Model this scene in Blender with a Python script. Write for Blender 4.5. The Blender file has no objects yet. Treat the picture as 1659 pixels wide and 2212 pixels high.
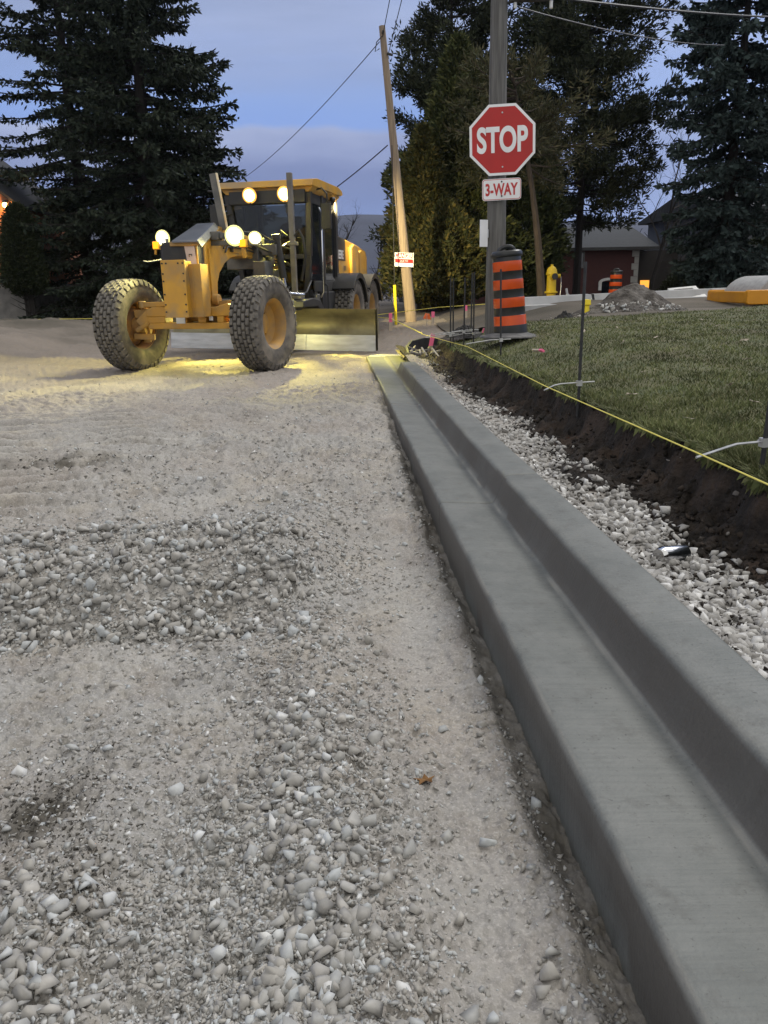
import bpy, bmesh, math, random
import numpy as np
from math import radians, sin, cos, pi, atan2, sqrt
from mathutils import Vector, Matrix

# ---------------------------------------------------------------- camera
SC = bpy.context.scene
COL = SC.collection
CAM_H = 1.28
yaw, pit, rol = radians(3.4), radians(16.31), 0.02
Fw = Vector((sin(yaw)*cos(pit), cos(yaw)*cos(pit), -sin(pit)))
R0 = Vector((cos(yaw), -sin(yaw), 0)); U0 = R0.cross(Fw)
Rv = R0*cos(rol) - U0*sin(rol); Uv = U0*cos(rol) + R0*sin(rol)
cd = bpy.data.cameras.new('camera'); cam = bpy.data.objects.new('camera', cd); COL.objects.link(cam)
cd.sensor_fit = 'VERTICAL'; cd.sensor_height = 24.0; cd.lens = 24.0*1661/2212
cd.clip_start = 0.05; cd.clip_end = 6000
mm = Matrix(((Rv.x, Uv.x, -Fw.x, 0), (Rv.y, Uv.y, -Fw.y, 0), (Rv.z, Uv.z, -Fw.z, CAM_H), (0, 0, 0, 1)))
cam.matrix_world = mm
SC.camera = cam
SC.view_settings.view_transform = 'Standard'; SC.view_settings.look = 'None'
SC.view_settings.gamma = 1; SC.view_settings.exposure = 0.17

# ---------------------------------------------------------------- dusk sky
W = bpy.data.worlds.new('World'); SC.world = W; W.use_nodes = True
nt = W.node_tree; nt.nodes.clear()
def N(t, **kw):
    n = nt.nodes.new(t)
    for k, v in kw.items(): setattr(n, k, v)
    return n
def LK(a, b): nt.links.new(a, b)
def mth(op, a, b=None, c=None, clamp=False):
    n = N('ShaderNodeMath', operation=op, use_clamp=clamp)
    for i, v in enumerate((a, b, c)):
        if v is None: continue
        if isinstance(v, (int, float)): n.inputs[i].default_value = v
        else: LK(v, n.inputs[i])
    return n.outputs[0]
def mixc(f, a, b, bt='MIX'):
    n = N('ShaderNodeMix', data_type='RGBA', blend_type=bt)
    for s, v in ((n.inputs[0], f), (n.inputs[6], a), (n.inputs[7], b)):
        if isinstance(v, (int, float)): s.default_value = v
        elif isinstance(v, tuple): s.default_value = (*v, 1)
        else: LK(v, s)
    return n.outputs[2]
def ramp(f, pts, interp='LINEAR'):
    n = N('ShaderNodeValToRGB'); n.color_ramp.interpolation = interp
    el = n.color_ramp.elements
    while len(el) < len(pts): el.new(0.5)
    for e, (p, c) in zip(el, pts):
        e.position = p; e.color = (*c, 1) if isinstance(c, tuple) else (c, c, c, 1)
    LK(f, n.inputs[0]); return n.outputs[0]
tc = N('ShaderNodeTexCoord')
sx = N('ShaderNodeSeparateXYZ'); LK(tc.outputs['Generated'], sx.inputs[0])
dx, dy, dz = sx.outputs
base = ramp(mth('MAXIMUM', dz, 0.0), [(0.0, (0.21, 0.28, 0.52)), (0.14, (0.19, 0.27, 0.53)), (0.18, (0.225, 0.345, 0.69)), (0.21, (0.235, 0.36, 0.70)), (0.27, (0.275, 0.36, 0.61)), (1.0, (0.27, 0.35, 0.58))])
zz = mth('ADD', mth('MAXIMUM', dz, 0.0), 0.10)
cv = N('ShaderNodeCombineXYZ'); LK(mth('DIVIDE', dx, zz), cv.inputs[0]); LK(mth('DIVIDE', dy, zz), cv.inputs[1])
def cnoise(scale, detail, sc3, loc, rot, vec, rough=0.5):
    n = N('ShaderNodeTexNoise'); n.inputs['Scale'].default_value = scale; n.inputs['Detail'].default_value = detail; n.inputs['Roughness'].default_value = rough
    q = N('ShaderNodeMapping'); q.inputs['Scale'].default_value = sc3; q.inputs['Location'].default_value = loc; q.inputs['Rotation'].default_value = (0, 0, rot)
    LK(vec, q.inputs[0]); LK(q.outputs[0], n.inputs['Vector']); return n.outputs[0]
GEN = tc.outputs['Generated']
# high thin cloud in soft streaks
hi = ramp(cnoise(0.9, 6, (0.7, 1.5, 1), (2.3, 0.4, 0), 0.2, cv.outputs[0]), [(0.34, 0.0), (0.62, 1.0)])
lo_ = ramp(cnoise(1.3, 6, (0.6, 1.7, 1), (7.3, 1.4, 0), -0.15, cv.outputs[0]), [(0.42, 0.0), (0.68, 1.0)])
above = ramp(dz, [(0.19, 0.0), (0.26, 1.0)])
sky = mixc(mth('MULTIPLY', mth('MULTIPLY', hi, 0.85), above), base, (0.36, 0.43, 0.64))
sky = mixc(mth('MULTIPLY', mth('MULTIPLY', lo_, 0.8), above), sky, (0.215, 0.275, 0.455))
# a low bank of cloud with a billowing top edge
wob = mth('ADD', mth('MULTIPLY', mth('SUBTRACT', cnoise(2.2, 2, (1, 1, 1), (0.4, 0.2, 0), 0, GEN), 0.5), 0.05), mth('MULTIPLY', mth('SUBTRACT', cnoise(16, 5, (1, 1, 1.6), (0, 0, 0), 0, GEN), 0.5), 0.020))
zb = mth('ADD', dz, wob)
bank = ramp(zb, [(0.02, 0.0), (0.08, 0.55), (0.12, 0.95), (0.172, 0.97), (0.179, 0.0)])
soft = mth('MULTIPLY', mth('SUBTRACT', cnoise(5, 5, (1, 1, 5), (1, 0, 0), 0, GEN), 0.5), 0.07)
bcol = ramp(mth('ADD', zb, soft), [(0.05, (0.17, 0.25, 0.50)), (0.10, (0.16, 0.215, 0.42)), (0.13, (0.18, 0.23, 0.43)), (0.155, (0.27, 0.325, 0.53)), (0.178, (0.37, 0.43, 0.63))])
sky = mixc(bank, sky, bcol)
# brighter to the right, where the last daylight is
side = ramp(mth('ADD', mth('MULTIPLY', dx, 0.9), 0.25), [(0.38, 0.0), (0.8, 1.0)])
sky = mixc(mth('MULTIPLY', side, 0.8), sky, (0.40, 0.51, 0.82))
# the after-glow overhead and behind the photographer lights the street
back = ramp(mth('ADD', mth('MULTIPLY', mth('SUBTRACT', mth('MULTIPLY', dz, 1.3), mth('MULTIPLY', dy, 0.8)), 0.5), 0.30), [(0.38, 0.0), (0.85, 1.0)], 'EASE')
sky = mixc(back, sky, (0.95, 0.94, 0.91))
bg = N('ShaderNodeBackground'); bg.inputs[1].default_value = 1.0
LK(sky, bg.inputs[0]); wo = N('ShaderNodeOutputWorld'); LK(bg.outputs[0], wo.inputs[0])

# soft twilight "sun": a very wide lamp standing for the glow in the clouds
sl = bpy.data.lights.new('twilight_sun', 'SUN'); sl.energy = 1.75; sl.angle = radians(15); sl.color = (1.0, 0.98, 0.94)
so = bpy.data.objects.new('twilight_sun', sl); COL.objects.link(so); so.rotation_euler = Vector((-0.52, -0.42, -0.74)).to_track_quat('-Z', 'Y').to_euler()

# ---------------------------------------------------------------- numpy noise
def _h(i, j, s):
    n = (i*374761393 + j*668265263 + s*974634777) & 0xffffffff
    n = ((n ^ (n >> 13))*1274126177) & 0xffffffff
    return ((n ^ (n >> 16)) & 0xffff)/65535.0
def vnoise(x, y, s=0):
    x = np.asarray(x, float); y = np.asarray(y, float)
    i = np.floor(x).astype(np.int64); j = np.floor(y).astype(np.int64)
    fx = x-i; fy = y-j; fx = fx*fx*(3-2*fx); fy = fy*fy*(3-2*fy)
    a = _h(i, j, s); b = _h(i+1, j, s); c = _h(i, j+1, s); d = _h(i+1, j+1, s)
    return (a*(1-fx)+b*fx)*(1-fy)+(c*(1-fx)+d*fx)*fy
def fbm(x, y, o=4, s=0, g=0.5):
    r = 0; a = 1.0; t = 0
    for k in range(o):
        r = r+a*vnoise(x*2**k+k*7.3, y*2**k-k*3.1, s+k); t += a; a *= g
    return r/t
def ss(a, b, x):
    t = np.clip((np.asarray(x, float)-a)/(b-a), 0, 1); return t*t*(3-2*t)
def bump1(x, c, w): return np.exp(-((x-c)/w)**2)

# ---------------------------------------------------------------- materials
def new_mat(name):
    m = bpy.data.materials.new(name); m.use_nodes = True
    return m, m.node_tree, m.node_tree.nodes['Principled BSDF']
def mat(name, c1, c2=None, rough=0.8, metal=0.0, scale=8.0, detail=5, lo=0.35, hi=0.65, bump=0.0, bscale=None, bdist=0.01,
        stretch=None, c3=None, s3=1.0, emit=None, estr=0, spec=0.4, coat=0.0, gen=False):
    m, t, b = new_mat(name)
    L = t.links.new
    b.inputs['Base Color'].default_value = (*c1, 1); b.inputs['Roughness'].default_value = rough
    b.inputs['Metallic'].default_value = metal; b.inputs['Specular IOR Level'].default_value = spec
    if coat: b.inputs['Coat Weight'].default_value = coat
    tcn = t.nodes.new('ShaderNodeTexCoord'); src = tcn.outputs['Object']
    if stretch:
        mpn = t.nodes.new('ShaderNodeMapping'); mpn.inputs['Scale'].default_value = stretch; L(src, mpn.inputs[0]); src = mpn.outputs[0]
    if c2:
        nn = t.nodes.new('ShaderNodeTexNoise'); nn.inputs['Scale'].default_value = scale; nn.inputs['Detail'].default_value = detail
        L(src, nn.inputs['Vector'])
        r = t.nodes.new('ShaderNodeValToRGB'); e = r.color_ramp.elements
        e[0].position = lo; e[0].color = (*c1, 1); e[1].position = hi; e[1].color = (*c2, 1)
        L(nn.outputs[0], r.inputs[0]); out = r.outputs[0]
        if c3:
            n3_ = t.nodes.new('ShaderNodeTexNoise'); n3_.inputs['Scale'].default_value = s3; n3_.inputs['Detail'].default_value = 4
            L(tcn.outputs['Object'], n3_.inputs['Vector'])
            r3 = t.nodes.new('ShaderNodeValToRGB'); r3.color_ramp.elements[0].position = 0.5; r3.color_ramp.elements[1].position = 0.68
            L(n3_.outputs[0], r3.inputs[0])
            mx = t.nodes.new('ShaderNodeMix'); mx.data_type = 'RGBA'; L(r3.outputs[0], mx.inputs[0]); L(out, mx.inputs[6]); mx.inputs[7].default_value = (*c3, 1)
            out = mx.outputs[2]
        L(out, b.inputs['Base Color'])
    if bump:
        bn = t.nodes.new('ShaderNodeTexNoise'); bn.inputs['Scale'].default_value = bscale or scale*3; bn.inputs['Detail'].default_value = 6
        L(src, bn.inputs['Vector'])
        bp = t.nodes.new('ShaderNodeBump'); bp.inputs['Strength'].default_value = bump; bp.inputs['Distance'].default_value = bdist
        L(bn.outputs[0], bp.inputs['Height']); L(bp.outputs[0], b.inputs['Normal'])
    if emit:
        b.inputs['Emission Color'].default_value = (*emit, 1); b.inputs['Emission Strength'].default_value = estr
    return m
def mat_attr(name, ramp_pts, rough=0.85, bump=0.3, bscale=60, bdist=0.004, noise=0.25, nscale=30, trans=0.0):
    """colour of each stone / blade from a per-piece random number stored on the mesh"""
    m, t, b = new_mat(name); L = t.links.new
    at = t.nodes.new('ShaderNodeAttribute'); at.attribute_name = 'rnd'
    r = t.nodes.new('ShaderNodeValToRGB'); e = r.color_ramp.elements
    while len(e) < len(ramp_pts): e.new(0.5)
    for k, (p, c) in enumerate(ramp_pts): e[k].position = p; e[k].color = (*c, 1)
    L(at.outputs['Fac'], r.inputs[0]); out = r.outputs[0]
    tcn = t.nodes.new('ShaderNodeTexCoord')
    if noise:
        nn = t.nodes.new('ShaderNodeTexNoise'); nn.inputs['Scale'].default_value = nscale; nn.inputs['Detail'].default_value = 4
        L(tcn.outputs['Object'], nn.inputs['Vector'])
        mr = t.nodes.new('ShaderNodeMapRange'); mr.inputs[1].default_value = 0.3; mr.inputs[2].default_value = 0.7
        mr.inputs[3].default_value = 1-noise; mr.inputs[4].default_value = 1+noise; L(nn.outputs[0], mr.inputs[0])
        mx = t.nodes.new('ShaderNodeVectorMath'); mx.operation = 'SCALE'; L(out, mx.inputs[0]); L(mr.outputs[0], mx.inputs['Scale']); out = mx.outputs[0]
    L(out, b.inputs['Base Color']); b.inputs['Roughness'].default_value = rough; b.inputs['Specular IOR Level'].default_value = 0.25
    if bump:
        bn = t.nodes.new('ShaderNodeTexNoise'); bn.inputs['Scale'].default_value = bscale; bn.inputs['Detail'].default_value = 5
        L(tcn.outputs['Object'], bn.inputs['Vector'])
        bp = t.nodes.new('ShaderNodeBump'); bp.inputs['Strength'].default_value = bump; bp.inputs['Distance'].default_value = bdist
        L(bn.outputs[0], bp.inputs['Height']); L(bp.outputs[0], b.inputs['Normal'])
    return m
def glass_mat(name, tint=(0.55, 0.58, 0.58), refl=0.9):
    m = bpy.data.materials.new(name); m.use_nodes = True; t = m.node_tree; t.nodes.clear(); L = t.links.new
    o = t.nodes.new('ShaderNodeOutputMaterial'); tr = t.nodes.new('ShaderNodeBsdfTransparent'); tr.inputs[0].default_value = (*tint, 1)
    gl = t.nodes.new('ShaderNodeBsdfGlossy'); gl.inputs['Roughness'].default_value = 0.03; gl.inputs[0].default_value = (refl, refl, refl, 1)
    fr = t.nodes.new('ShaderNodeFresnel'); fr.inputs[0].default_value = 1.45
    mx = t.nodes.new('ShaderNodeMixShader'); L(fr.outputs[0], mx.inputs[0]); L(tr.outputs[0], mx.inputs[1]); L(gl.outputs[0], mx.inputs[2]); L(mx.outputs[0], o.inputs[0])
    return m

M = {}
M['yellow'] = mat('machine_yellow', (0.56, 0.30, 0.03), (0.44, 0.23, 0.035), rough=0.42, scale=3, bump=0.15, bscale=30, bdist=0.003, c3=(0.30, 0.20, 0.09), s3=2.4, spec=0.5)
M['yellow_dirty'] = mat('machine_yellow_dusty', (0.46, 0.25, 0.045), (0.30, 0.19, 0.08), rough=0.65, scale=5, bump=0.3, bscale=30, bdist=0.004)
M['rust'] = mat('rusty_rim', (0.34, 0.17, 0.04), (0.18, 0.10, 0.05), rough=0.75, scale=6, bump=0.3, bdist=0.004)
M['black'] = mat('machine_black', (0.018, 0.018, 0.02), (0.035, 0.033, 0.03), rough=0.5, scale=4, bump=0.1, bdist=0.003)
M['black_gloss'] = mat('black_gloss', (0.012, 0.012, 0.014), (0.022, 0.022, 0.022), rough=0.25, scale=3)
M['dark_steel'] = mat('dark_steel', (0.10, 0.10, 0.095), (0.17, 0.16, 0.14), rough=0.5, metal=0.5, scale=6, bump=0.15, bdist=0.003)
M['steel'] = mat('bare_steel', (0.42, 0.41, 0.38), (0.30, 0.29, 0.26), rough=0.42, metal=0.8, scale=5, bump=0.12, bdist=0.003, stretch=(0.6, 4, 4))
M['edge_steel'] = mat('edge_steel', (0.50, 0.51, 0.53), (0.36, 0.365, 0.38), rough=0.4, metal=0.5, scale=5, bump=0.1, bdist=0.002, stretch=(0.6, 3, 3))
M['mold'] = mat('moldboard_steel', (0.30, 0.27, 0.16), (0.20, 0.18, 0.11), rough=0.5, metal=0.45, scale=2.2, bump=0.15, bdist=0.004, stretch=(0.5, 3, 3), c3=(0.10, 0.085, 0.055), s3=1.6)
M['hood_dark'] = mat('matt_hood', (0.13, 0.14, 0.16), (0.17, 0.175, 0.19), rough=0.28, metal=0.3, scale=4)
M['rubber'] = mat('dusty_rubber', (0.115, 0.10, 0.085), (0.055, 0.05, 0.046), rough=0.85, scale=9, bump=0.3, bdist=0.004, c3=(0.19, 0.165, 0.135), s3=3)
M['rubber_tread'] = mat('tread_rubber', (0.17, 0.155, 0.135), (0.09, 0.083, 0.075), rough=0.9, scale=14, bump=0.3, bdist=0.003)
M['chrome'] = mat('chrome_rod', (0.6, 0.6, 0.6), rough=0.15, metal=1)
M['hose'] = mat('hose_rubber', (0.02, 0.02, 0.02), rough=0.4)
M['seat'] = mat('seat_cloth', (0.03, 0.03, 0.033), (0.05, 0.05, 0.05), rough=0.9, scale=30)
M['white'] = mat('white_paint', (0.72, 0.72, 0.70), (0.62, 0.62, 0.60), rough=0.5, scale=6)
M['white_sheet'] = mat('white_sheet', (0.75, 0.74, 0.72), (0.68, 0.67, 0.65), rough=0.45, scale=3)
M['sign_red'] = mat('sign_red', (0.43, 0.010, 0.008), (0.37, 0.010, 0.008), rough=0.35, scale=4)
M['sign_white'] = mat('sign_white', (0.80, 0.80, 0.80), (0.72, 0.72, 0.72), rough=0.35, scale=5)
M['letter_red'] = mat('letter_red', (0.45, 0.03, 0.03), rough=0.4)
M['alu'] = mat('sign_aluminium', (0.4, 0.4, 0.4), rough=0.4, metal=0.8)
M['pole'] = mat('weathered_pole', (0.155, 0.15, 0.14), (0.085, 0.082, 0.078), rough=0.9, scale=6, stretch=(6, 6, 0.35), bump=0.6, bscale=22, bdist=0.01)
M['pole_tan'] = mat('tan_pole', (0.30, 0.235, 0.165), (0.20, 0.155, 0.115), rough=0.9, scale=6, stretch=(6, 6, 0.35), bump=0.5, bscale=22, bdist=0.008)
M['orange'] = mat('barrel_orange', (0.68, 0.095, 0.016), (0.58, 0.08, 0.018), rough=0.22, scale=5)
M['barrel_black'] = mat('barrel_black', (0.014, 0.016, 0.016), (0.03, 0.03, 0.03), rough=0.35, scale=6)
M['base_rubber'] = mat('base_rubber', (0.16, 0.155, 0.15), (0.09, 0.09, 0.09), rough=0.9, scale=10, bump=0.4, bdist=0.004)
M['hydrant'] = mat('hydrant_yellow', (0.62, 0.43, 0.01), (0.52, 0.35, 0.01), rough=0.4, scale=5)
M['stake_black'] = mat('painted_rod', (0.016, 0.017, 0.018), (0.03, 0.03, 0.03), rough=0.5, scale=20)
M['galv'] = mat('galvanised', (0.55, 0.55, 0.55), (0.42, 0.42, 0.42), rough=0.35, metal=0.6, scale=20)
M['string'] = mat('yellow_string', (0.75, 0.65, 0.14), rough=0.7)
M['pink'] = mat('pink_paint', (0.85, 0.16, 0.30), rough=0.6)
M['orange_flag'] = mat('orange_flag', (0.80, 0.16, 0.04), rough=0.6)
M['lath'] = mat('lath_wood', (0.52, 0.44, 0.34), (0.42, 0.35, 0.27), rough=0.8, scale=10, stretch=(8, 8, 0.6))
M['wire'] = mat('cable', (0.012, 0.012, 0.014), rough=0.6)
M['guard'] = mat('yellow_guard', (0.80, 0.62, 0.02), rough=0.4)
M['bark'] = mat('bark', (0.022, 0.018, 0.016), (0.013, 0.011, 0.010), rough=0.95, scale=10, stretch=(3, 3, 0.6), bump=0.6, bdist=0.02)
M['bark_light'] = mat('bark_light', (0.075, 0.056, 0.042), (0.045, 0.035, 0.027), rough=0.95, scale=10, stretch=(3, 3, 0.6), bump=0.6, bdist=0.02)
M['twig'] = mat('bare_twig', (0.045, 0.038, 0.034), (0.03, 0.026, 0.024), rough=0.95, scale=6)
M['black_fabric'] = mat('black_plastic', (0.018, 0.02, 0.021), (0.035, 0.036, 0.036), rough=0.55, scale=14, bump=0.5, bdist=0.01)
M['stick'] = mat('broken_wood', (0.36, 0.33, 0.29), (0.22, 0.20, 0.17), rough=0.9, scale=12)
M['soil_heap'] = mat('heap_soil', (0.055, 0.048, 0.042), (0.17, 0.155, 0.14), rough=1, scale=5, detail=8, lo=0.42, hi=0.72, bump=1.0, bscale=16, bdist=0.05)
M['black_heap'] = mat('black_heap', (0.022, 0.021, 0.021), (0.05, 0.047, 0.045), rough=0.9, scale=9, bump=0.9, bscale=24, bdist=0.03)
M['far_kerb'] = mat('new_concrete', (0.42, 0.42, 0.42), (0.34, 0.34, 0.34), rough=0.8, scale=3, bump=0.1)
M['dirt'] = mat('dirt', (0.085, 0.07, 0.058), (0.045, 0.038, 0.032), rough=1, scale=1.3, detail=9, bump=0.6, bscale=9, bdist=0.06, c3=(0.13, 0.115, 0.10), s3=0.35)
M['curb_return'] = mat('curb_concrete_far', (0.33, 0.32, 0.30), (0.26, 0.25, 0.235), rough=0.85, scale=4, bump=0.2)
M['hose_red'] = mat('red_hose', (0.70, 0.07, 0.03), rough=0.5)
M['fence'] = mat('black_fence', (0.012, 0.012, 0.013), rough=0.5)
M['stone_wall'] = mat('pale_stone', (0.22, 0.21, 0.20), (0.13, 0.125, 0.12), rough=0.9, scale=3, bump=0.5, bdist=0.03)
M['drum'] = mat('drum_grey', (0.36, 0.36, 0.36), (0.28, 0.28, 0.28), rough=0.75, scale=12, bump=0.2, bdist=0.004)
M['roller_yellow'] = mat('roller_yellow', (0.62, 0.27, 0.012), (0.52, 0.22, 0.015), rough=0.4, scale=3)
M['hill'] = mat('far_hill', (0.030, 0.037, 0.066), (0.016, 0.020, 0.040), rough=1, scale=0.02, detail=8, stretch=(1, 1, 2.5))  # blue of the distant air put into the hill colour
M['leaf_brown'] = mat('brown_leaf', (0.20, 0.10, 0.03), (0.10, 0.05, 0.02), rough=0.8, scale=30)
M['leaf_pale'] = mat('pale_leaf', (0.42, 0.37, 0.30), (0.28, 0.23, 0.18), rough=0.85, scale=30)
M['glass'] = glass_mat('cab_glass')
M['dark_glass'] = mat('dark_glass', (0.010, 0.012, 0.016), rough=0.06, spec=0.6)
M['lamp_white'] = mat('lamp_white', (1, 1, 0.9), emit=(1.0, 0.95, 0.62), estr=14)
M['lamp_warm'] = mat('lamp_warm', (1, 0.8, 0.5), emit=(1.0, 0.66, 0.22), estr=11)
M['halo_white'] = mat('halo_white', (0.9, 0.9, 0.5), emit=(1.0, 0.90, 0.26), estr=0.8)  # faintly glowing ring, stands in for the glare around a lens
M['halo_warm'] = mat('halo_warm', (1, 0.6, 0.2), emit=(1.0, 0.42, 0.04), estr=0.85)
M['lamp_amber'] = mat('lamp_amber', (1, 0.4, 0.02), emit=(1.0, 0.36, 0.01), estr=1.4)
M['lit_window'] = mat('lit_window', (1, 0.5, 0.1), emit=(1.0, 0.42, 0.055), estr=1.05)
M['porch'] = mat('porch_lamp', (1, 0.7, 0.3), emit=(1.0, 0.62, 0.2), estr=12)
M['shingle'] = mat('grey_shingle', (0.030, 0.032, 0.035), (0.018, 0.02, 0.022), rough=0.9, scale=3, stretch=(2, 2, 9), bump=0.5, bscale=14, bdist=0.02)

def brick_mat(name, c1, c2, mortar, sc):
    m, t, b = new_mat(name); L = t.links.new
    tcn = t.nodes.new('ShaderNodeTexCoord'); mpn = t.nodes.new('ShaderNodeMapping'); mpn.inputs['Rotation'].default_value = (radians(90), 0, 0)
    L(tcn.outputs['Object'], mpn.inputs[0])
    br = t.nodes.new('ShaderNodeTexBrick'); br.inputs['Scale'].default_value = sc
    for k, c in (('Color1', c1), ('Color2', c2), ('Mortar', mortar)): br.inputs[k].default_value = (*c, 1)
    br.inputs['Mortar Size'].default_value = 0.015; L(mpn.outputs[0], br.inputs['Vector'])
    L(br.outputs['Color'], b.inputs['Base Color']); b.inputs['Roughness'].default_value = 0.9
    bp = t.nodes.new('ShaderNodeBump'); bp.inputs['Strength'].default_value = 0.4; bp.inputs['Distance'].default_value = 0.02; bp.invert = True
    L(br.outputs['Fac'], bp.inputs['Height']); L(bp.outputs[0], b.inputs['Normal'])
    return m
M['brick'] = brick_mat('red_brick', (0.085, 0.028, 0.025), (0.07, 0.023, 0.022), (0.075, 0.05, 0.045), 5)
M['brick_orange'] = brick_mat('orange_brick', (0.32, 0.12, 0.05), (0.26, 0.09, 0.04), (0.25, 0.17, 0.11), 5)
M['siding'] = mat('grey_siding', (0.075, 0.08, 0.09), (0.055, 0.06, 0.068), rough=0.8, scale=3, stretch=(0.3, 0.3, 14))

# ---------------------------------------------------------------- mesh builder
def tag(o, label=None, cat=None, group=None, kind=None):
    if label: o['label'] = label
    if cat: o['category'] = cat
    if group: o['group'] = group
    if kind: o['kind'] = kind
    return o
def thing(name, label, cat, loc=(0, 0, 0), rz=0, group=None):
    o = bpy.data.objects.new(name, None); COL.objects.link(o); o.location = loc; o.rotation_euler = (0, 0, rz)
    o.empty_display_size = 0.2
    return tag(o, label, cat, group)
def copy_tree(o, parent=None):
    c = o.copy(); COL.objects.link(c); c.parent = parent
    for ch in list(o.children): copy_tree(ch, c)
    return c
def frame(d):
    d = Vector(d).normalized(); a = Vector((0, 0, 1)) if abs(d.z) < 0.9 else Vector((1, 0, 0))
    u = d.cross(a).normalized(); return u, d.cross(u).normalized(), d
class MB:
    def __init__(s): s.v = []; s.f = []; s.m = []; s.mi = 0
    def add(s, vs, fs, X=None):
        k = len(s.v)
        if X is not None: vs = [X @ Vector(p) for p in vs]
        s.v += [tuple(p) for p in vs]; s.f += [tuple(i+k for i in f) for f in fs]; s.m += [s.mi]*len(fs); return s
    def box(s, x0, x1, y0, y1, z0, z1, X=None):
        v = [(x, y, z) for z in (z0, z1) for y in (y0, y1) for x in (x0, x1)]
        return s.add(v, [(0, 2, 3, 1), (4, 5, 7, 6), (0, 1, 5, 4), (2, 6, 7, 3), (0, 4, 6, 2), (1, 3, 7, 5)], X)
    def bar(s, p0, p1, w, h):
        p0, p1 = Vector(p0), Vector(p1); u, v, d = frame(p1-p0)
        c = [(-w/2, -h/2), (w/2, -h/2), (w/2, h/2), (-w/2, h/2)]
        vs = [p+u*a+v*b for p in (p0, p1) for a, b in c]
        return s.add(vs, [(3, 2, 1, 0), (4, 5, 6, 7), (0, 1, 5, 4), (1, 2, 6, 5), (2, 3, 7, 6), (3, 0, 4, 7)])
    def cyl(s, p0, p1, r0, r1=None, n=16):
        r1 = r0 if r1 is None else r1; p0, p1 = Vector(p0), Vector(p1); u, v, d = frame(p1-p0)
        vs = [p+(u*cos(2*pi*i/n)+v*sin(2*pi*i/n))*r for p, r in ((p0, r0), (p1, r1)) for i in range(n)]
        fs = [(i, (i+1) % n, n+(i+1) % n, n+i) for i in range(n)]+[tuple(range(n))[::-1], tuple(range(n, 2*n))]
        return s.add(vs, fs)
    def tube(s, pts, r, n=8, close=False):
        pts = [Vector(p) for p in pts]; rs = r if isinstance(r, (list, tuple)) else [r]*len(pts)
        vs = []; u = None
        for i, p in enumerate(pts):
            d = (pts[min(i+1, len(pts)-1)]-pts[max(i-1, 0)]).normalized()
            if u is None: u, v, _ = frame(d)
            else:
                u = (u-d*u.dot(d)).normalized(); v = d.cross(u)
            vs += [p+(u*cos(2*pi*k/n)+v*sin(2*pi*k/n))*rs[i] for k in range(n)]
        fs = [(i*n+k, i*n+(k+1) % n, (i+1)*n+(k+1) % n, (i+1)*n+k) for i in range(len(pts)-1) for k in range(n)]
        fs += [tuple(range(n))[::-1], tuple(range((len(pts)-1)*n, len(pts)*n))]
        return s.add(vs, fs)
    def lathe(s, prof, n=24, X=None, cap=True, a0=0, a1=2*pi, mats=None):
        full = abs(a1-a0-2*pi) < 1e-6; cols = n if full else n+1
        vs = [(r*cos(a0+(a1-a0)*i/n), r*sin(a0+(a1-a0)*i/n), z) for r, z in prof for i in range(cols)]
        for j in range(len(prof)-1):
            if mats: s.mi = mats[j]
            fs = []
            for i in range(n):
                i2 = (i+1) % cols
                fs.append((j*cols+i, j*cols+i2, (j+1)*cols+i2, (j+1)*cols+i))
            if j == 0: s._k = len(s.v); s.add(vs, fs, X)
            else: s.f += [tuple(q+s._k for q in f) for f in fs]; s.m += [s.mi]*len(fs)
        if cap and full:
            k = s._k
            if prof[0][0] > 1e-6: s.f.append(tuple(k+i for i in range(cols))[::-1]); s.m.append(s.mi)
            if prof[-1][0] > 1e-6: s.f.append(tuple(k+(len(prof)-1)*cols+i for i in range(cols))); s.m.append(s.mi)
        return s
    def prism(s, out, a, b, axis='x', X=None):
        n = len(out)
        def pt(p, q, t): return {'x': (t, p, q), 'y': (p, t, q), 'z': (p, q, t)}[axis]
        vs = [pt(p, q, t) for t in (a, b) for p, q in out]
        fs = [(i, (i+1) % n, n+(i+1) % n, n+i) for i in range(n)]+[tuple(range(n))[::-1], tuple(range(n, 2*n))]
        return s.add(vs, fs, X)
    def ball(s, c, r, sc=(1, 1, 1), n=12, m=8, X=None):
        vs = [(c[0]+r*sc[0]*sin(pi*j/m)*cos(2*pi*i/n), c[1]+r*sc[1]*sin(pi*j/m)*sin(2*pi*i/n), c[2]+r*sc[2]*cos(pi*j/m)) for j in range(m+1) for i in range(n)]
        fs = [(j*n+i, (j+1)*n+i, (j+1)*n+(i+1) % n, j*n+(i+1) % n) for j in range(m) for i in range(n)]
        return s.add(vs, fs, X)
    def build(s, name, mats, parent=None, bevel=0, smooth=True, ang=35, X=None):
        me = bpy.data.meshes.new(name); me.from_pydata(s.v, [], s.f); me.validate()
        bm = bmesh.new(); bm.from_mesh(me)
        if len(s.m) == len(bm.faces):
            for f, k in zip(bm.faces, s.m): f.material_index = k
        bmesh.ops.remove_doubles(bm, verts=bm.verts, dist=1e-5) if len(s.v) < 60000 else None
        bmesh.ops.recalc_face_normals(bm, faces=bm.faces); bm.to_mesh(me); bm.free()
        for m_ in (mats if isinstance(mats, (list, tuple)) else [mats]): me.materials.append(M[m_] if isinstance(m_, str) else m_)
        if smooth:
            me.polygons.foreach_set('use_smooth', [True]*len(me.polygons)); me.set_sharp_from_angle(angle=radians(ang))
        o = bpy.data.objects.new(name, me); COL.objects.link(o)
        if parent: o.parent = parent
        if X is not None: o.matrix_local = X
        if bevel:
            bv = o.modifiers.new('bevel', 'BEVEL'); bv.width = bevel; bv.segments = 2; bv.limit_method = 'ANGLE'; bv.angle_limit = radians(40)
        return o
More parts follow.
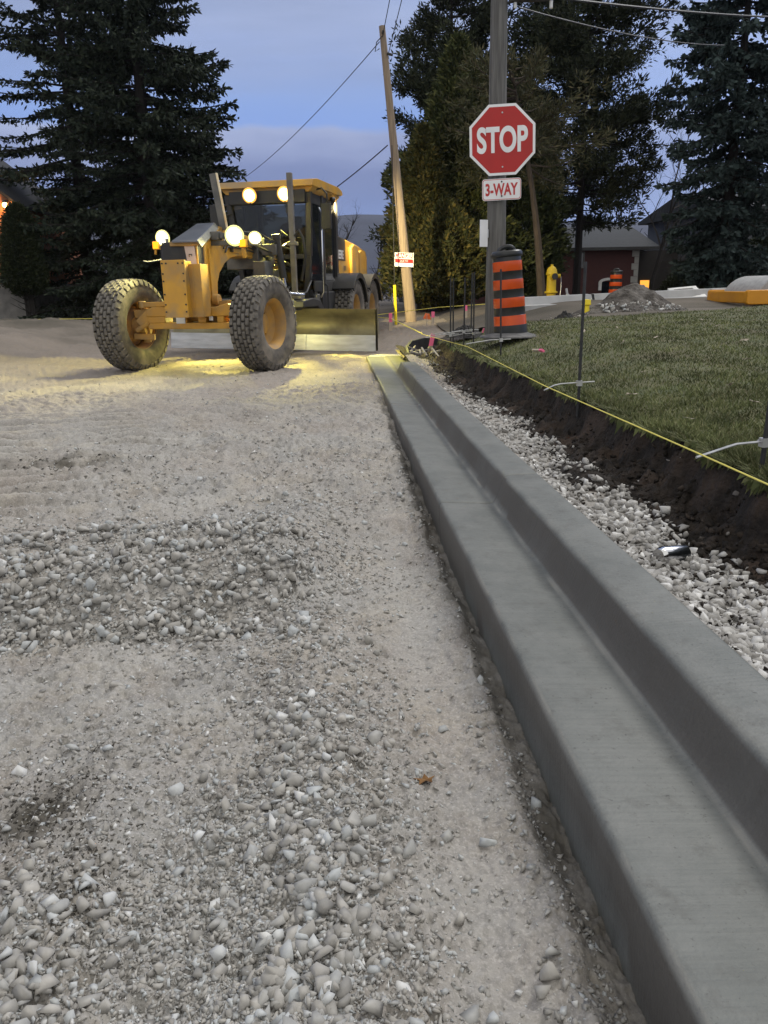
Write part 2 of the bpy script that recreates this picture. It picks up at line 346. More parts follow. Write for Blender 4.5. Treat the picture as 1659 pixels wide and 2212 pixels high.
def np_mesh(name, V, Fq, mats, smooth=False, rnd=None, parent=None):
    """fast mesh from numpy arrays; Fq is (n,3) or (n,4)"""
    me = bpy.data.meshes.new(name); V = np.asarray(V, np.float32).reshape(-1, 3); Fq = np.asarray(Fq, np.int32); k = Fq.shape[1]
    me.vertices.add(len(V)); me.vertices.foreach_set('co', V.ravel())
    me.loops.add(Fq.size); me.loops.foreach_set('vertex_index', Fq.ravel())
    me.polygons.add(len(Fq)); me.polygons.foreach_set('loop_start', np.arange(0, Fq.size, k, dtype=np.int32))
    me.polygons.foreach_set('loop_total', np.full(len(Fq), k, np.int32))
    if smooth: me.polygons.foreach_set('use_smooth', np.ones(len(Fq), bool))
    me.update(calc_edges=True)
    if rnd is not None:
        a = me.attributes.new('rnd', 'FLOAT', 'POINT'); a.data.foreach_set('value', np.asarray(rnd, np.float32))
    for m_ in (mats if isinstance(mats, (list, tuple)) else [mats]): me.materials.append(M[m_] if isinstance(m_, str) else m_)
    o = bpy.data.objects.new(name, me); COL.objects.link(o)
    if parent: o.parent = parent
    return o
def grid_faces(nr, nc):
    i = np.arange((nr-1)*(nc-1)); r = i//(nc-1); c = i % (nc-1); a = r*nc+c
    return np.stack([a, a+1, a+nc+1, a+nc], 1)
def text(body, size, parent, material, name='lettering', X=None, width=1.0, bold=0.0, depth=0.0015):
    cu = bpy.data.curves.new(name, 'FONT'); cu.body = body; cu.size = size; cu.align_x = 'CENTER'; cu.align_y = 'CENTER'
    cu.offset = bold; cu.extrude = depth
    to = bpy.data.objects.new(name+'_src', cu); COL.objects.link(to); bpy.context.view_layer.update()
    dg = bpy.context.evaluated_depsgraph_get(); me = bpy.data.meshes.new_from_object(to.evaluated_get(dg)); bpy.data.objects.remove(to)
    xs = [v.co.x for v in me.vertices]; ys = [v.co.y for v in me.vertices]; cx, cy = (min(xs)+max(xs))/2, (min(ys)+max(ys))/2
    for v in me.vertices: v.co.x = (v.co.x-cx)*width; v.co.y -= cy
    me.materials.clear(); me.materials.append(M[material]); me.name = name
    o = bpy.data.objects.new(name, me); COL.objects.link(o); o.parent = parent
    if X is not None: o.matrix_local = X
    return o

# ================================================================ THE GROUND
def road_h(x, y):
    x = np.asarray(x, float); y = np.asarray(y, float)
    z = 0.11*ss(3, 11, y)
    z = z+0.05*(fbm(x*0.5, y*0.4, 3, 11)-0.5)*ss(1.5, 5, y)+0.05*(fbm(x*1.7, y*1.4, 3, 14)-0.5)
    # windrow of loose stone across the road on the left
    foot = 2.70+0.10*(x+0.9)*(x < -0.2)+0.14*(vnoise(x*3.1, x*0+2.0, 5)-0.5)+0.55*ss(-0.45, 0.15, x)
    up = ss(foot-0.02, foot+0.42, y); dn = 1-ss(foot+0.55, foot+1.75, y)
    z = z+0.19*up*dn*(1-ss(-0.40, 0.12, x))*(0.75+0.5*fbm(x*2.2, y*2.0, 3, 17))
    # long ridge of stone beside the wheel track
    cx = -0.12+0.06*np.sin(y*1.3)
    z = z+0.045*bump1(x, cx, 0.16)*(1-ss(3.2, 5.0, y))*(0.6+0.8*fbm(x*2, y*2, 2, 21))
    z = z-0.022*bump1(x, 0.30, 0.10)*(1-ss(4, 6, y))
    z = z+0.03*bump1(x, -0.62, 0.14)*(1-ss(1.8, 2.3, y))
    # slot beside the kerb
    z = z-0.045*ss(0.44, 0.50, x+0.05*(vnoise(y*9, y*0, 8)-0.5))*(1-ss(6, 9, y))
    z = z+0.05*bump1(x, 0.30, 0.12)*ss(4.5, 7, y)*(fbm(x*6, y*5, 3, 12)-0.2)
    # lug prints of the tyres
    w1 = bump1(x+0.40*(y-6), -2.62, 0.46)*ss(4.2, 4.8, y)*(1-ss(7.4, 8.6, y)); w2 = bump1(x+0.40*(y-6), -1.55, 0.36)*ss(6.0, 6.4, y)*(1-ss(7.6, 8.6, y))
    wob = 0.9*fbm(x*1.6, y*1.3, 2, 33)
    z = z+0.060*(w1+0.8*w2)*np.clip(1.4*np.sin((y-0.10*x+wob*0.25)*2*pi/0.23), -0.6, 1)*(0.5+0.9*vnoise(x*2.3, y*2.1, 35))
    # left berm of pushed dirt
    z = z+0.36*ss(-4.6, -8.0, x)*ss(10, 14, y)*(0.6+0.8*fbm(x*0.8, y*0.6, 3, 41))*(1-ss(23, 27, y))
    z = z+0.07*bump1(y, 12.2, 0.9)*ss(-3.9, -4.8, x)+0.16*(0.75-np.abs(2*fbm(x*1.1, y*0.9, 4, 43)-1))*ss(-3.8, -5.5, x)*ss(11, 14, y)*(1-ss(22, 26, y))
    # the junction climbs to the right
    z = z+0.33*ss(12.5, 21, y)*ss(-1.2, 2.2, x)+0.12*ss(18, 30, y)
    z = z+(0.080*(fbm(x*6, y*5, 4, 53)-0.5)+0.075*(0.8-np.abs(2*fbm(x*10, y*11, 4, 55, 0.6)-1))*(0.3+fbm(x*1.2, y*1.4, 2, 56))+0.04*(fbm(x*2.6, y*3.4, 3, 54)-0.5))*ss(2.8, 5.0, y)*(1-0.55*ss(8.5, 10.5, y))*(1-0.8*np.clip(w1+w2, 0, 1))
    # grit
    rg = 1-np.abs(2*fbm(x*15, y*15, 5, 51, 0.62)-1)
    z = z+0.050*(rg-0.8)*(0.35+0.9*fbm(x*2.1, y*2.1, 3, 58))*(1-0.55*bump1(x, 0.30, 0.13)*(1-ss(4.2, 5.5, y)))*(1-0.6*np.clip(w1+w2, 0, 1))+0.016*(fbm(x*60, y*60, 3, 57, 0.6)-0.5)
    return z
def lawn_h(x, y):
    z = 0.47+0.20*ss(1.7, 2.9, x)*ss(3, 9, y)+0.05*ss(1.7, 2.6, x)+0.017*np.clip(x-3, 0, 9)
    return z+0.035*(fbm(x*1.3, y*1.3, 3, 71)-0.5)
def edge_x(y):
    return 1.80-0.14*ss(6, 10, y)+0.20*(fbm(y*2.3, y*0+0.5, 5, 61, 0.6)-0.5)
def right_h(x, y):
    a = lawn_h(x, y); b = 0.72+0.22*ss(16, 20, y)-0.35*ss(22, 30, y)-0.25*ss(30, 38, y)
    t = ss(12, 16, y); return a*(1-t)+b*t
def ground_h(x, y):
    x = np.asarray(x, float); y = np.asarray(y, float)
    r = road_h(np.clip(x, -60, 3), np.clip(y, 0, 60)); g = right_h(np.clip(x, 1, 40), np.clip(y, 0, 60))
    t = ss(1.3, 1.9, x)*(1-ss(12, 16, y))+ss(2.0, 5.5, x)*ss(12, 16, y); t = np.clip(t, 0, 1)
    z = r*(1-t)+g*t
    far = ss(42, 160, y)*(1-0.6*ss(20, 80, x))
    return z-14*far

# one sheet to the horizon
u = np.linspace(-1, 1, 220); gx = np.sinh(u*7.2)/np.sinh(7.2)*3200
gy = np.concatenate([np.linspace(-6, 45, 130), 45+np.geomspace(1, 3000, 80)])
X, Y = np.meshgrid(gx, gy); Z = ground_h(X, Y)
inner = ((X > -26) & (X < 12.5) & (Y > -6) & (Y < 31.5))
Z = Z-0.07*inner-0.25*((X > -8) & (X < 2.2) & (Y < 13))-0.3*((X > 0.2) & (X < 2.6) & (Y < 12.5))
ground = np_mesh('ground', np.stack([X, Y, Z], -1), grid_faces(*X.shape), 'dirt', smooth=True)
tag(ground, kind='structure')

# gravel road, finer towards the camera
m, t, b = new_mat('gravel_road'); M['road'] = m; L = t.links.new
tcn = t.nodes.new('ShaderNodeTexCoord'); at = t.nodes.new('ShaderNodeAttribute'); at.attribute_name = 'rnd'
def tnoise(s, d=6, r=0.6):
    n = t.nodes.new('ShaderNodeTexNoise'); n.inputs['Scale'].default_value = s; n.inputs['Detail'].default_value = d; n.inputs['Roughness'].default_value = r
    L(tcn.outputs['Object'], n.inputs['Vector']); return n.outputs[0]
def tramp(f, pts):
    r = t.nodes.new('ShaderNodeValToRGB'); e = r.color_ramp.elements
    while len(e) < len(pts): e.new(0.5)
    for k, (p, c) in enumerate(pts): e[k].position = p; e[k].color = (*c, 1) if isinstance(c, tuple) else (c, c, c, 1)
    L(f, r.inputs[0]); return r.outputs[0]
def tmix(f, a, bb):
    n = t.nodes.new('ShaderNodeMix'); n.data_type = 'RGBA'
    L(f, n.inputs[0])
    for s_, v in ((n.inputs[6], a), (n.inputs[7], bb)):
        if isinstance(v, tuple): s_.default_value = (*v, 1)
        else: L(v, s_)
    return n.outputs[2]
c = tmix(tramp(tnoise(1.6), [(0.40, 0.0), (0.62, 1.0)]), (0.345, 0.330, 0.305), (0.27, 0.262, 0.248))
c = tmix(tramp(tnoise(0.7, 5), [(0.46, 0.0), (0.64, 0.85)]), c, (0.285, 0.252, 0.222))
c = tmix(tramp(tnoise(2.7, 5), [(0.50, 0.0), (0.68, 0.7)]), c, (0.38, 0.345, 0.29))
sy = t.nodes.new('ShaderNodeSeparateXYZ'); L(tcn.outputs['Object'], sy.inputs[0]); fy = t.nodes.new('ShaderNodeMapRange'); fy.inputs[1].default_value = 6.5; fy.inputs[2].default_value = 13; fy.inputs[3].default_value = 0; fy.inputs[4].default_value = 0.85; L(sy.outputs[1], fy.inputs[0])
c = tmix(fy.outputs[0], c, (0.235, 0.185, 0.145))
c = tmix(tramp(tnoise(5.5, 7, 0.7), [(0.50, 0.0), (0.68, 0.55)]), c, (0.165, 0.14, 0.12))
c = tmix(tramp(tnoise(45, 4), [(0.45, 0.0), (0.72, 0.75)]), c, (0.185, 0.175, 0.162))
c = tmix(tramp(tnoise(120, 3), [(0.50, 0.0), (0.68, 0.6)]), c, (0.46, 0.43, 0.40))
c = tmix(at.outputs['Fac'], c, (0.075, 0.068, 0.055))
L(c, b.inputs['Base Color']); b.inputs['Roughness'].default_value = 0.95; b.inputs['Specular IOR Level'].default_value = 0.15
bp = t.nodes.new('ShaderNodeBump'); bp.inputs['Strength'].default_value = 0.55; bp.inputs['Distance'].default_value = 0.012
L(tnoise(70, 8, 0.7), bp.inputs['Height']); L(bp.outputs[0], b.inputs['Normal'])

def dirt_slot_mask(x, y):
    d = bump1(x, -0.78, 0.13)*bump1(y, 1.72, 0.16)+0.8*bump1(x, -0.60, 0.10)*bump1(y, 1.42, 0.14)+0.9*bump1(x, -2.0, 0.55)*bump1(y, 5.75, 0.25)+0.6*bump1(x, -0.50, 0.05)*bump1(y, 1.22, 0.05)
    d = np.clip(d*2.4*(fbm(x*9, y*9, 4, 91))**1.2-0.25, 0, 1)
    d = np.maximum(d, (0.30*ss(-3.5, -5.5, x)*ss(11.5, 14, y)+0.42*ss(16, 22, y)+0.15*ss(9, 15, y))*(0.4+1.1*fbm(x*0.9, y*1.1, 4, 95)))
    return np.clip(d+0.75*ss(0.425, 0.49, x+0.06*(vnoise(y*11, y*0, 9)-0.5))*(1-ss(5.0, 7.5, y))*(0.35+0.9*fbm(x*12, y*12, 3, 93)), 0, 1)  # adds a dark band along the slot beside the kerb
ys = [0.25]
while ys[-1] < 32: ys.append(ys[-1]+max(0.0085, min(0.0022*ys[-1]**2, 0.026) if ys[-1] < 9.5 else 0.012*ys[-1]))
ys = np.array(ys); sv = np.linspace(0, 1, 430)**1.12
wid = 1.35+0.80*ys
X = (0.535+0.0*ys)[:, None]-wid[:, None]*sv[None, :]; Y = np.repeat(ys[:, None], len(sv), 1)
# beyond the kerb end the road opens to the right
open_ = ss(12.4, 13.4, ys)*1.1+ss(13.2, 19, ys)*1.2
X = X+open_[:, None]*(1-sv[None, :])
road = np_mesh('gravel_road', np.stack([X, Y, road_h(X, Y)], -1), grid_faces(*X.shape), 'road', smooth=True, rnd=dirt_slot_mask(X, Y).ravel())
tag(road, kind='structure')

# verge: stone bedding behind the kerb and the raw cut bank under the lawn
def verge_z(x, y):
    e = edge_x(y); b0 = e-0.30+0.16*(fbm(y*1.9, y*0+4, 3, 66)-0.5)
    floor = 0.255-0.07*ss(1.08, 1.25, x)+0.10*ss(8.5, 11.5, y)+0.04*(fbm(x*5, y*4, 3, 63)-0.5)
    tt = np.clip((x-b0)/(e-b0), 0, 1)
    prof = 0.45*tt**1.1+0.55*ss(0.66, 1.0, tt)
    rough = (fbm(x*9, y*9, 5, 67, 0.62)-0.5)*0.24*np.clip(np.sin(np.clip(tt, 0, 1)*pi), 0, 1)
    fan = 0.12*bump1(y, 4.15, 0.28)*bump1(x, 1.36, 0.16)          # soil slid onto the stone
    z = floor*(1-prof)+(lawn_h(x, y)-0.012)*prof+rough+fan
    return z, tt
yv = [1.0]
while yv[-1] < 12.8: yv.append(yv[-1]+max(0.012, 0.0035*yv[-1]))
yv = np.array(yv); xv = np.linspace(1.0, 2.02, 92); X, Y = np.meshgrid(xv, yv); Z, T = verge_z(X, Y)
X2 = X+0.05*(fbm(X*10, Y*10+Z*9, 3, 68)-0.5)*(T > 0)*(T < 1)
M['soil'] = mat('bank_soil', (0.014, 0.011, 0.009), (0.036, 0.027, 0.021), rough=1, scale=14, detail=9, lo=0.4, hi=0.75, bump=1.0, bscale=40, bdist=0.025, c3=(0.055, 0.038, 0.028), s3=3.0)
soil = np_mesh('verge_soil', np.stack([X2, Y, Z], -1), grid_faces(*X.shape), ['soil'], smooth=True)
tag(soil, kind='structure')
# pale dust between the stones right behind the kerb
xs_ = np.linspace(1.0, 1.5, 40); X, Y = np.meshgrid(xs_, yv)
Z = verge_z(X, Y)[0]+0.006-0.05*ss(-0.05, 0.06, X-(edge_x(Y)-0.33+0.16*(fbm(Y*1.9, Y*0+4, 3, 66)-0.5)+0.05*(vnoise(Y*7, X*9, 69)-0.5)))
Z = Z-0.08*ss(11.0, 11.4, Y)-0.05*bump1(Y, 4.15, 0.22)*ss(1.22, 1.34, X)
bed = np_mesh('verge_bedding', np.stack([X, Y, Z], -1), grid_faces(*X.shape), 'road', smooth=True, rnd=np.zeros(X.size))
tag(bed, kind='structure')

# lawn sheet
M['turf'] = mat('turf', (0.080, 0.092, 0.045), (0.125, 0.120, 0.064), rough=1, scale=5, detail=8, bump=0.8, bscale=60, bdist=0.02, c3=(0.10, 0.088, 0.05), s3=1.4)
yl = [1.2]
while yl[-1] < 16.5: yl.append(yl[-1]+max(0.04, 0.012*yl[-1]))
yl = np.array(yl); cols = np.linspace(0, 1, 130)**1.4
e = edge_x(yl)-0.01+0.9*ss(11.2, 12.6, yl)+1.2*ss(12.4, 14, yl)
X = e[:, None]+(3+0.75*yl)[:, None]*cols[None]; Y = np.repeat(yl[:, None], len(cols), 1)
far_edge = lambda x: 11.9+0.40*np.clip(x-2.2, 0, 20)+0.25*(vnoise(x*3, x*0, 77)-0.5)
Yc = np.minimum(Y, far_edge(X))
lawn = np_mesh('lawn', np.stack([X, Yc, lawn_h(X, Yc)+0.004], -1), grid_faces(*X.shape), 'turf', smooth=True)
tag(lawn, kind='structure')
# lawn across the road on the left
X, Y = np.meshgrid(np.linspace(-34, -6.2, 60), np.linspace(24.5, 40, 40))
Z = 0.05+0.22*ss(24.5, 29, Y+0.25*(X+9))+0.05*(fbm(X*0.8, Y*0.8, 3, 78)-0.5)+ground_h(X, Y)*0.6
ll = np_mesh('lawn', np.stack([X, Y, Z], -1), grid_faces(*X.shape), 'turf', smooth=True); tag(ll, kind='structure')

# kerb and gutter
m, t, b = new_mat('fresh_concrete'); M['kerb'] = m; L = t.links.new
tcn = t.nodes.new('ShaderNodeTexCoord'); mpn = t.nodes.new('ShaderNodeMapping'); mpn.inputs['Scale'].default_value = (3, 110, 3); L(tcn.outputs['Object'], mpn.inputs[0])
br = t.nodes.new('ShaderNodeTexNoise'); br.inputs['Scale'].default_value = 1.0; br.inputs['Detail'].default_value = 5; L(mpn.outputs[0], br.inputs['Vector'])
c = tmix(tramp(tnoise(2.2, 6), [(0.38, 0.0), (0.64, 1.0)]), (0.108, 0.114, 0.106), (0.150, 0.155, 0.144))
c = tmix(tramp(br.outputs[0], [(0.40, 0.0), (0.75, 0.5)]), c, (0.090, 0.094, 0.088))
c = tmix(tramp(tnoise(7, 7, 0.7), [(0.42, 0.0), (0.66, 0.6)]), c, (0.168, 0.170, 0.158))
c = tmix(tramp(tnoise(11, 8, 0.75), [(0.52, 0.0), (0.70, 0.65)]), c, (0.082, 0.080, 0.072))
c = tmix(tramp(tnoise(75, 3), [(0.64, 0.0), (0.72, 0.7)]), c, (0.055, 0.055, 0.05))
at = t.nodes.new('ShaderNodeAttribute'); at.attribute_name = 'rnd'
c = tmix(at.outputs['Fac'], c, (0.26, 0.25, 0.22))
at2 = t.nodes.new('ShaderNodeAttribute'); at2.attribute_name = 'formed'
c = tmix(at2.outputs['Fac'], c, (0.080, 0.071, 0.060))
L(c, b.inputs['Base Color']); b.inputs['Roughness'].default_value = 0.62; b.inputs['Specular IOR Level'].default_value = 0.4
bp = t.nodes.new('ShaderNodeBump'); bp.inputs['Strength'].default_value = 0.35; bp.inputs['Distance'].default_value = 0.004; L(br.outputs[0], bp.inputs['Height'])
bp2 = t.nodes.new('ShaderNodeBump'); bp2.inputs['Strength'].default_value = 0.5; bp2.inputs['Distance'].default_value = 0.004; L(tnoise(90, 5), bp2.inputs['Height'])
L(bp.outputs[0], bp2.inputs['Normal']); L(bp2.outputs[0], b.inputs['Normal'])
prof = [(0.535, -0.08), (0.530, 0.0), (0.526, 0.10), (0.524, 0.165), (0.527, 0.181), (0.533, 0.1885), (0.540, 0.1908), (0.555, 0.191), (0.62, 0.187), (0.70, 0.182), (0.77, 0.177), (0.787, 0.1772), (0.797, 0.1785), (0.806, 0.183), (0.814, 0.189),
        (0.828, 0.215), (0.847, 0.270), (0.857, 0.302), (0.863, 0.314), (0.872, 0.3205), (0.886, 0.3235), (0.92, 0.325), (0.97, 0.327), (1.03, 0.328), (1.045, 0.322), (1.052, 0.300), (1.056, 0.15), (1.06, -0.05)]
yk = set(np.round(np.concatenate([np.arange(-1.5, 5, 0.04), np.arange(5, 12.9, 0.08)]), 4))
joints = [0.75, 3.86, 7.45, 8.25]
for j in joints: yk |= {j-0.012, j-0.006, j, j+0.006, j+0.012}
yk = np.array(sorted(yk)); px = np.array([p[0] for p in prof]); pz = np.array([p[1] for p in prof])
X = np.repeat(px[None], len(yk), 0); Z = np.repeat(pz[None], len(yk), 0); Y = np.repeat(yk[:, None], len(px), 1)
head = 1-ss(10.35, 10.75, Y+0.5*(X-0.8)); Z = np.where(X > 0.79, np.minimum(Z, 0.19+(Z-0.19)*head), Z)      # head drops away at the end
X = X+0.010*(fbm(Y*1.4, X*0+1, 3, 81)-0.5)+0.03*(ss(7, 13, Y)*(X > 0.8))
Z = Z+0.004*(fbm(X*5, Y*3, 3, 83)-0.5)*(Z > 0.1)
for j in joints: Z = Z-0.013*np.exp(-((Y-j)/0.007)**2)*(Z > 0.1); X = X+0.006*np.exp(-((Y-j)/0.006)**2)*(X < 0.54)
edge_pale = (np.exp(-((X-0.803)/0.008)**2)*np.clip(fbm(X*40, Y*7, 3, 85)*2.2-0.75, 0, 1)+0.9*np.exp(-((px[None]-0.530)/0.006)**2)*(pz[None] > 0.16)*np.clip(fbm(X*30, Y*9, 3, 86)*2-0.7, 0, 1)
            +0.4*np.exp(-((px[None]-0.868)/0.02)**2)*np.clip(fbm(X*30, Y*6, 3, 87)*2-0.8, 0, 1))  # broken pale lines along the gutter joint and the arrises
kerb = np_mesh('concrete_kerb', np.stack([X, Y, Z], -1), grid_faces(*X.shape), 'kerb', smooth=False, rnd=np.clip(edge_pale, 0, 1).ravel())
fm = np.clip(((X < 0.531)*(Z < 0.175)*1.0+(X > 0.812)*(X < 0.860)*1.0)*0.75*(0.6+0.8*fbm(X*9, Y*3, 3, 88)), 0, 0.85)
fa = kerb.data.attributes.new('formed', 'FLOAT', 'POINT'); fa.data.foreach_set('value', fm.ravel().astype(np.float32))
tag(kerb, kind='structure')
# tapered end slab of the pour, curving to the right
out = [(0.54, 12.82), (0.60, 13.15), (0.80, 13.3), (1.05, 13.2), (1.30, 12.9), (1.28, 12.55), (1.12, 12.2), (1.10, 12.82)]
sl_ = MB().prism(out, 0.02, 0.186, 'z').build('concrete_apron', 'curb_return', bevel=0.01); tag(sl_, kind='structure')

# ---------------------------------------------------------------- loose stone
rng = np.random.default_rng(5)
def rock_templates(n, npts, seed):
    """broken stone: convex hulls of a few random points"""
    r = np.random.default_rng(seed); out = []
    for k in range(n):
        p = r.normal(size=(npts, 3)); p /= np.linalg.norm(p, axis=1, keepdims=True); p *= r.uniform(0.70, 1.15, (npts, 1))
        p *= np.array([r.uniform(0.9, 1.3), r.uniform(0.65, 1.0), r.uniform(0.45, 0.85)])
        bm = bmesh.new(); vs = [bm.verts.new(q) for q in p]; g = bmesh.ops.convex_hull(bm, input=vs)
        bmesh.ops.delete(bm, geom=[v for v in bm.verts if not v.link_faces], context='VERTS'); bmesh.ops.triangulate(bm, faces=bm.faces)
        bmesh.ops.recalc_face_normals(bm, faces=bm.faces); bm.verts.index_update(); bm.verts.ensure_lookup_table()
        out.append((np.array([v.co[:] for v in bm.verts]), np.array([[q.index for q in fc.verts] for fc in bm.faces]))); bm.free()
    return out
T1 = rock_templates(18, 7, 1); T2 = rock_templates(28, 11, 2)
def rot_mats(n, tilt=0.6):
    a = rng.uniform(0, 2*pi, n); b_ = rng.normal(0, tilt, n); c_ = rng.normal(0, tilt, n)
    ca, sa, cb, sb, cc, sc_ = np.cos(a), np.sin(a), np.cos(b_), np.sin(b_), np.cos(c_), np.sin(c_)
    Rz = np.zeros((n, 3, 3)); Rz[:, 0, 0] = ca; Rz[:, 0, 1] = -sa; Rz[:, 1, 0] = sa; Rz[:, 1, 1] = ca; Rz[:, 2, 2] = 1
    Rx = np.zeros((n, 3, 3)); Rx[:, 0, 0] = 1; Rx[:, 1, 1] = cb; Rx[:, 1, 2] = -sb; Rx[:, 2, 1] = sb; Rx[:, 2, 2] = cb
    Ry = np.zeros((n, 3, 3)); Ry[:, 1, 1] = 1; Ry[:, 0, 0] = cc; Ry[:, 0, 2] = sc_; Ry[:, 2, 0] = -sc_; Ry[:, 2, 2] = cc
    return Rz @ Rx @ Ry
def scatter(name, P, S, material, big=0.022, tilt=0.6):
    Vs = []; Fs = []; Rn = []; k = 0
    for tmpl, sel in ((T1, S < big), (T2, S >= big)):
        idx = np.nonzero(sel)[0]
        for q, (v, f) in enumerate(tmpl):
            ii = idx[q::len(tmpl)]
            if not len(ii): continue
            R_ = rot_mats(len(ii), tilt); vv = np.einsum('nij,kj->nki', R_, v)*S[ii][:, None, None]+P[ii][:, None, :]
            Vs.append(vv.reshape(-1, 3)); Fs.append((f[None]+(np.arange(len(ii))*len(v))[:, None, None]+k).reshape(-1, 3)); k += len(ii)*len(v)
            Rn.append(np.repeat(rng.random(len(ii)), len(v)))
    o = np_mesh(name, np.concatenate(Vs), np.concatenate(Fs), material, rnd=np.concatenate(Rn))
    return tag(o, kind='stuff')
M['stone'] = mat_attr('road_stone', [(0, (0.25, 0.24, 0.222)), (0.45, (0.36, 0.342, 0.312)), (0.75, (0.32, 0.318, 0.305)), (0.9, (0.40, 0.415, 0.415)), (1, (0.56, 0.55, 0.53))], bump=0.2, bscale=70, bdist=0.003, noise=0.18)
M['lime'] = mat_attr('limestone', [(0, (0.20, 0.19, 0.178)), (0.5, (0.34, 0.328, 0.31)), (0.85, (0.42, 0.41, 0.395)), (1, (0.62, 0.61, 0.59))], bump=0.3, bscale=70, bdist=0.003, noise=0.15)

def pick(n, ymin, ymax, dens):
    """rejection-sample road points, even in picture area"""
    out = []
    while sum(len(o) for o in out) < n:
        y = 1/rng.uniform(1/ymax, 1/ymin, 60000); x = 0.50-rng.random(60000)*(1.1+0.78*y)
        out.append(np.stack([x, y], 1)[rng.random(60000) < dens(x, y)])
    return np.concatenate(out)[:n]
def d_fine(x, y):
    d = 0.26+0.95*bump1(x, -0.15, 0.24)*(1-ss(3.4, 5, y))+0.55*ss(3.0, 3.8, y)*(1-ss(6.5, 12, y))*ss(-2.6, -0.2, x)
    d = d*(0.20+1.7*fbm(x*3, y*3, 4, 101)**2)
    d = d*(1-0.75*bump1(x, 0.30, 0.12)*(1-ss(4.2, 5.5, y)))*(1-0.6*bump1(x, -1.0, 0.35)*bump1(y, 1.75, 0.45))
    w = ss(2.6, 2.8, y)*(1-ss(3.9, 4.6, y))*(1-ss(-0.4, 0.1, x)); return np.clip(np.maximum(d, w), 0, 1)
def d_big(x, y):
    n = fbm(x*4, y*4, 3, 103)
    w = ss(2.66, 2.78, y)*(1-0.93*ss(2.95, 3.55, y))*(1-ss(3.9, 4.4, y))*(1-ss(-0.45, -0.02, x))*1.0
    b_ = 0.60*bump1(x, -0.14, 0.15)*(1-ss(2.6, 3.6, y))*ss(0.40, 0.58, n)+0.30*bump1(x, -0.66, 0.12)*(1-ss(1.25, 1.7, y))
    return np.clip(np.maximum(w, b_)+0.022*n+0.10*ss(3, 4, y)*(1-ss(5, 6, y))*ss(-0.9, 0.1, x), 0, 1)
xy = pick(125000, 0.6, 13.0, d_fine); s = 0.0035+0.012*rng.random(len(xy))**2.6; s *= 0.75+0.28*np.minimum(xy[:, 1], 5.0)/2
z = road_h(xy[:, 0], xy[:, 1]); scatter('road_grit', np.column_stack([xy, z-s*0.05]), s, 'stone', big=0.5)
xy = pick(8500, 0.6, 6.5, d_big); s = 0.0065+0.0225*rng.random(len(xy))**2.7; s *= np.where((xy[:, 1] > 2.6) & (xy[:, 0] < 0), 1.18, 1.0)
z = road_h(xy[:, 0], xy[:, 1]); scatter('road_stones', np.column_stack([xy, z+s*(-0.05+0.40*rng.random(len(s)))]), s, 'stone', big=0.016)
# pile the windrow deeper: second layer
n = 2600; x = -0.12-rng.random(n)*3.4; y = 2.70+rng.random(n)**1.5*0.85; s = 0.010+0.024*rng.random(n)**2.0
keep = y > 2.74+0.5*ss(-0.45, 0.15, x); x, y, s = x[keep], y[keep], s[keep]
scatter('windrow_stones', np.column_stack([x, y, road_h(x, y)+s*0.7]), s, 'stone', big=0.016, tilt=0.9)
# dark organic crumbs where soil was spilled on the gravel
n = 2600; x = np.concatenate([-0.78+rng.normal(0, 0.10, 1400), -0.60+rng.normal(0, 0.07, 800), -2.0+rng.normal(0, 0.40, 400)]); y = np.concatenate([1.72+rng.normal(0, 0.12, 1400), 1.42+rng.normal(0, 0.10, 800), 5.75+rng.normal(0, 0.16, 400)])
s = (0.0018+0.007*rng.random(n)**3)*np.where(y > 4, 1.8, 1.0)
M['spill'] = mat_attr('spilled_soil', [(0, (0.05, 0.045, 0.038)), (1, (0.13, 0.12, 0.105))], rough=1, bump=0.6, bscale=60, bdist=0.006); M['clod'] = mat_attr('soil_clod', [(0, (0.012, 0.010, 0.008)), (0.8, (0.032, 0.025, 0.020)), (0.965, (0.06, 0.047, 0.038)), (1, (0.34, 0.32, 0.30))], rough=1, bump=0.8, bscale=50, bdist=0.01)
scatter('spilled_soil', np.column_stack([x, y, road_h(x, y)+s*0.2]), s, 'spill', big=0.5)
# limestone behind the kerb
n = 9000; y = 1/rng.uniform(1/11.0, 1/1.3, n); x = 1.065+rng.random(n)*0.60; lim = edge_x(y)-0.31+0.16*(fbm(y*1.9, y*0+4, 3, 66)-0.5)+0.10*(rng.random(n)-0.3)
keep = (x < lim) & ~((np.abs(y-4.15) < 0.2) & (x > 1.26) & (rng.random(n) < 0.8)) & (rng.random(n) < 0.35+0.75*ss(1.07, 1.16, x))
x, y = x[keep], y[keep]; s = (0.010+0.021*rng.random(len(x))**1.3)*(1-0.35*ss(7, 10, y)); scatter('verge_stones', np.column_stack([x, y, verge_z(x, y)[0]+s*0.45]), s, 'lime', big=0.014)
# clods and crumbs on the bank, some rolled down among the stones
n = 2600; y = 1/rng.uniform(1/11.0, 1/1.4, n); x = edge_x(y)-0.36-0.34*rng.random(n)**2; s = 0.004+0.013*rng.random(n)**3
keep = fbm(x*3, y*2.2, 3, 99) > 0.47; x, y, s = x[keep], y[keep], s[keep]
scatter('rolled_soil', np.column_stack([x, y, verge_z(x, y)[0]+0.018+s*0.3]), s, 'clod', big=0.5)
n = 5200; y = 1/rng.uniform(1/11.8, 1/1.6, n); x = edge_x(y)-0.40*rng.random(n)**0.8; s = 0.004+0.024*rng.random(n)**4
scatter('bank_clods', np.column_stack([x, y, verge_z(x, y)[0]+s*0.2]), s, 'clod', big=0.02)
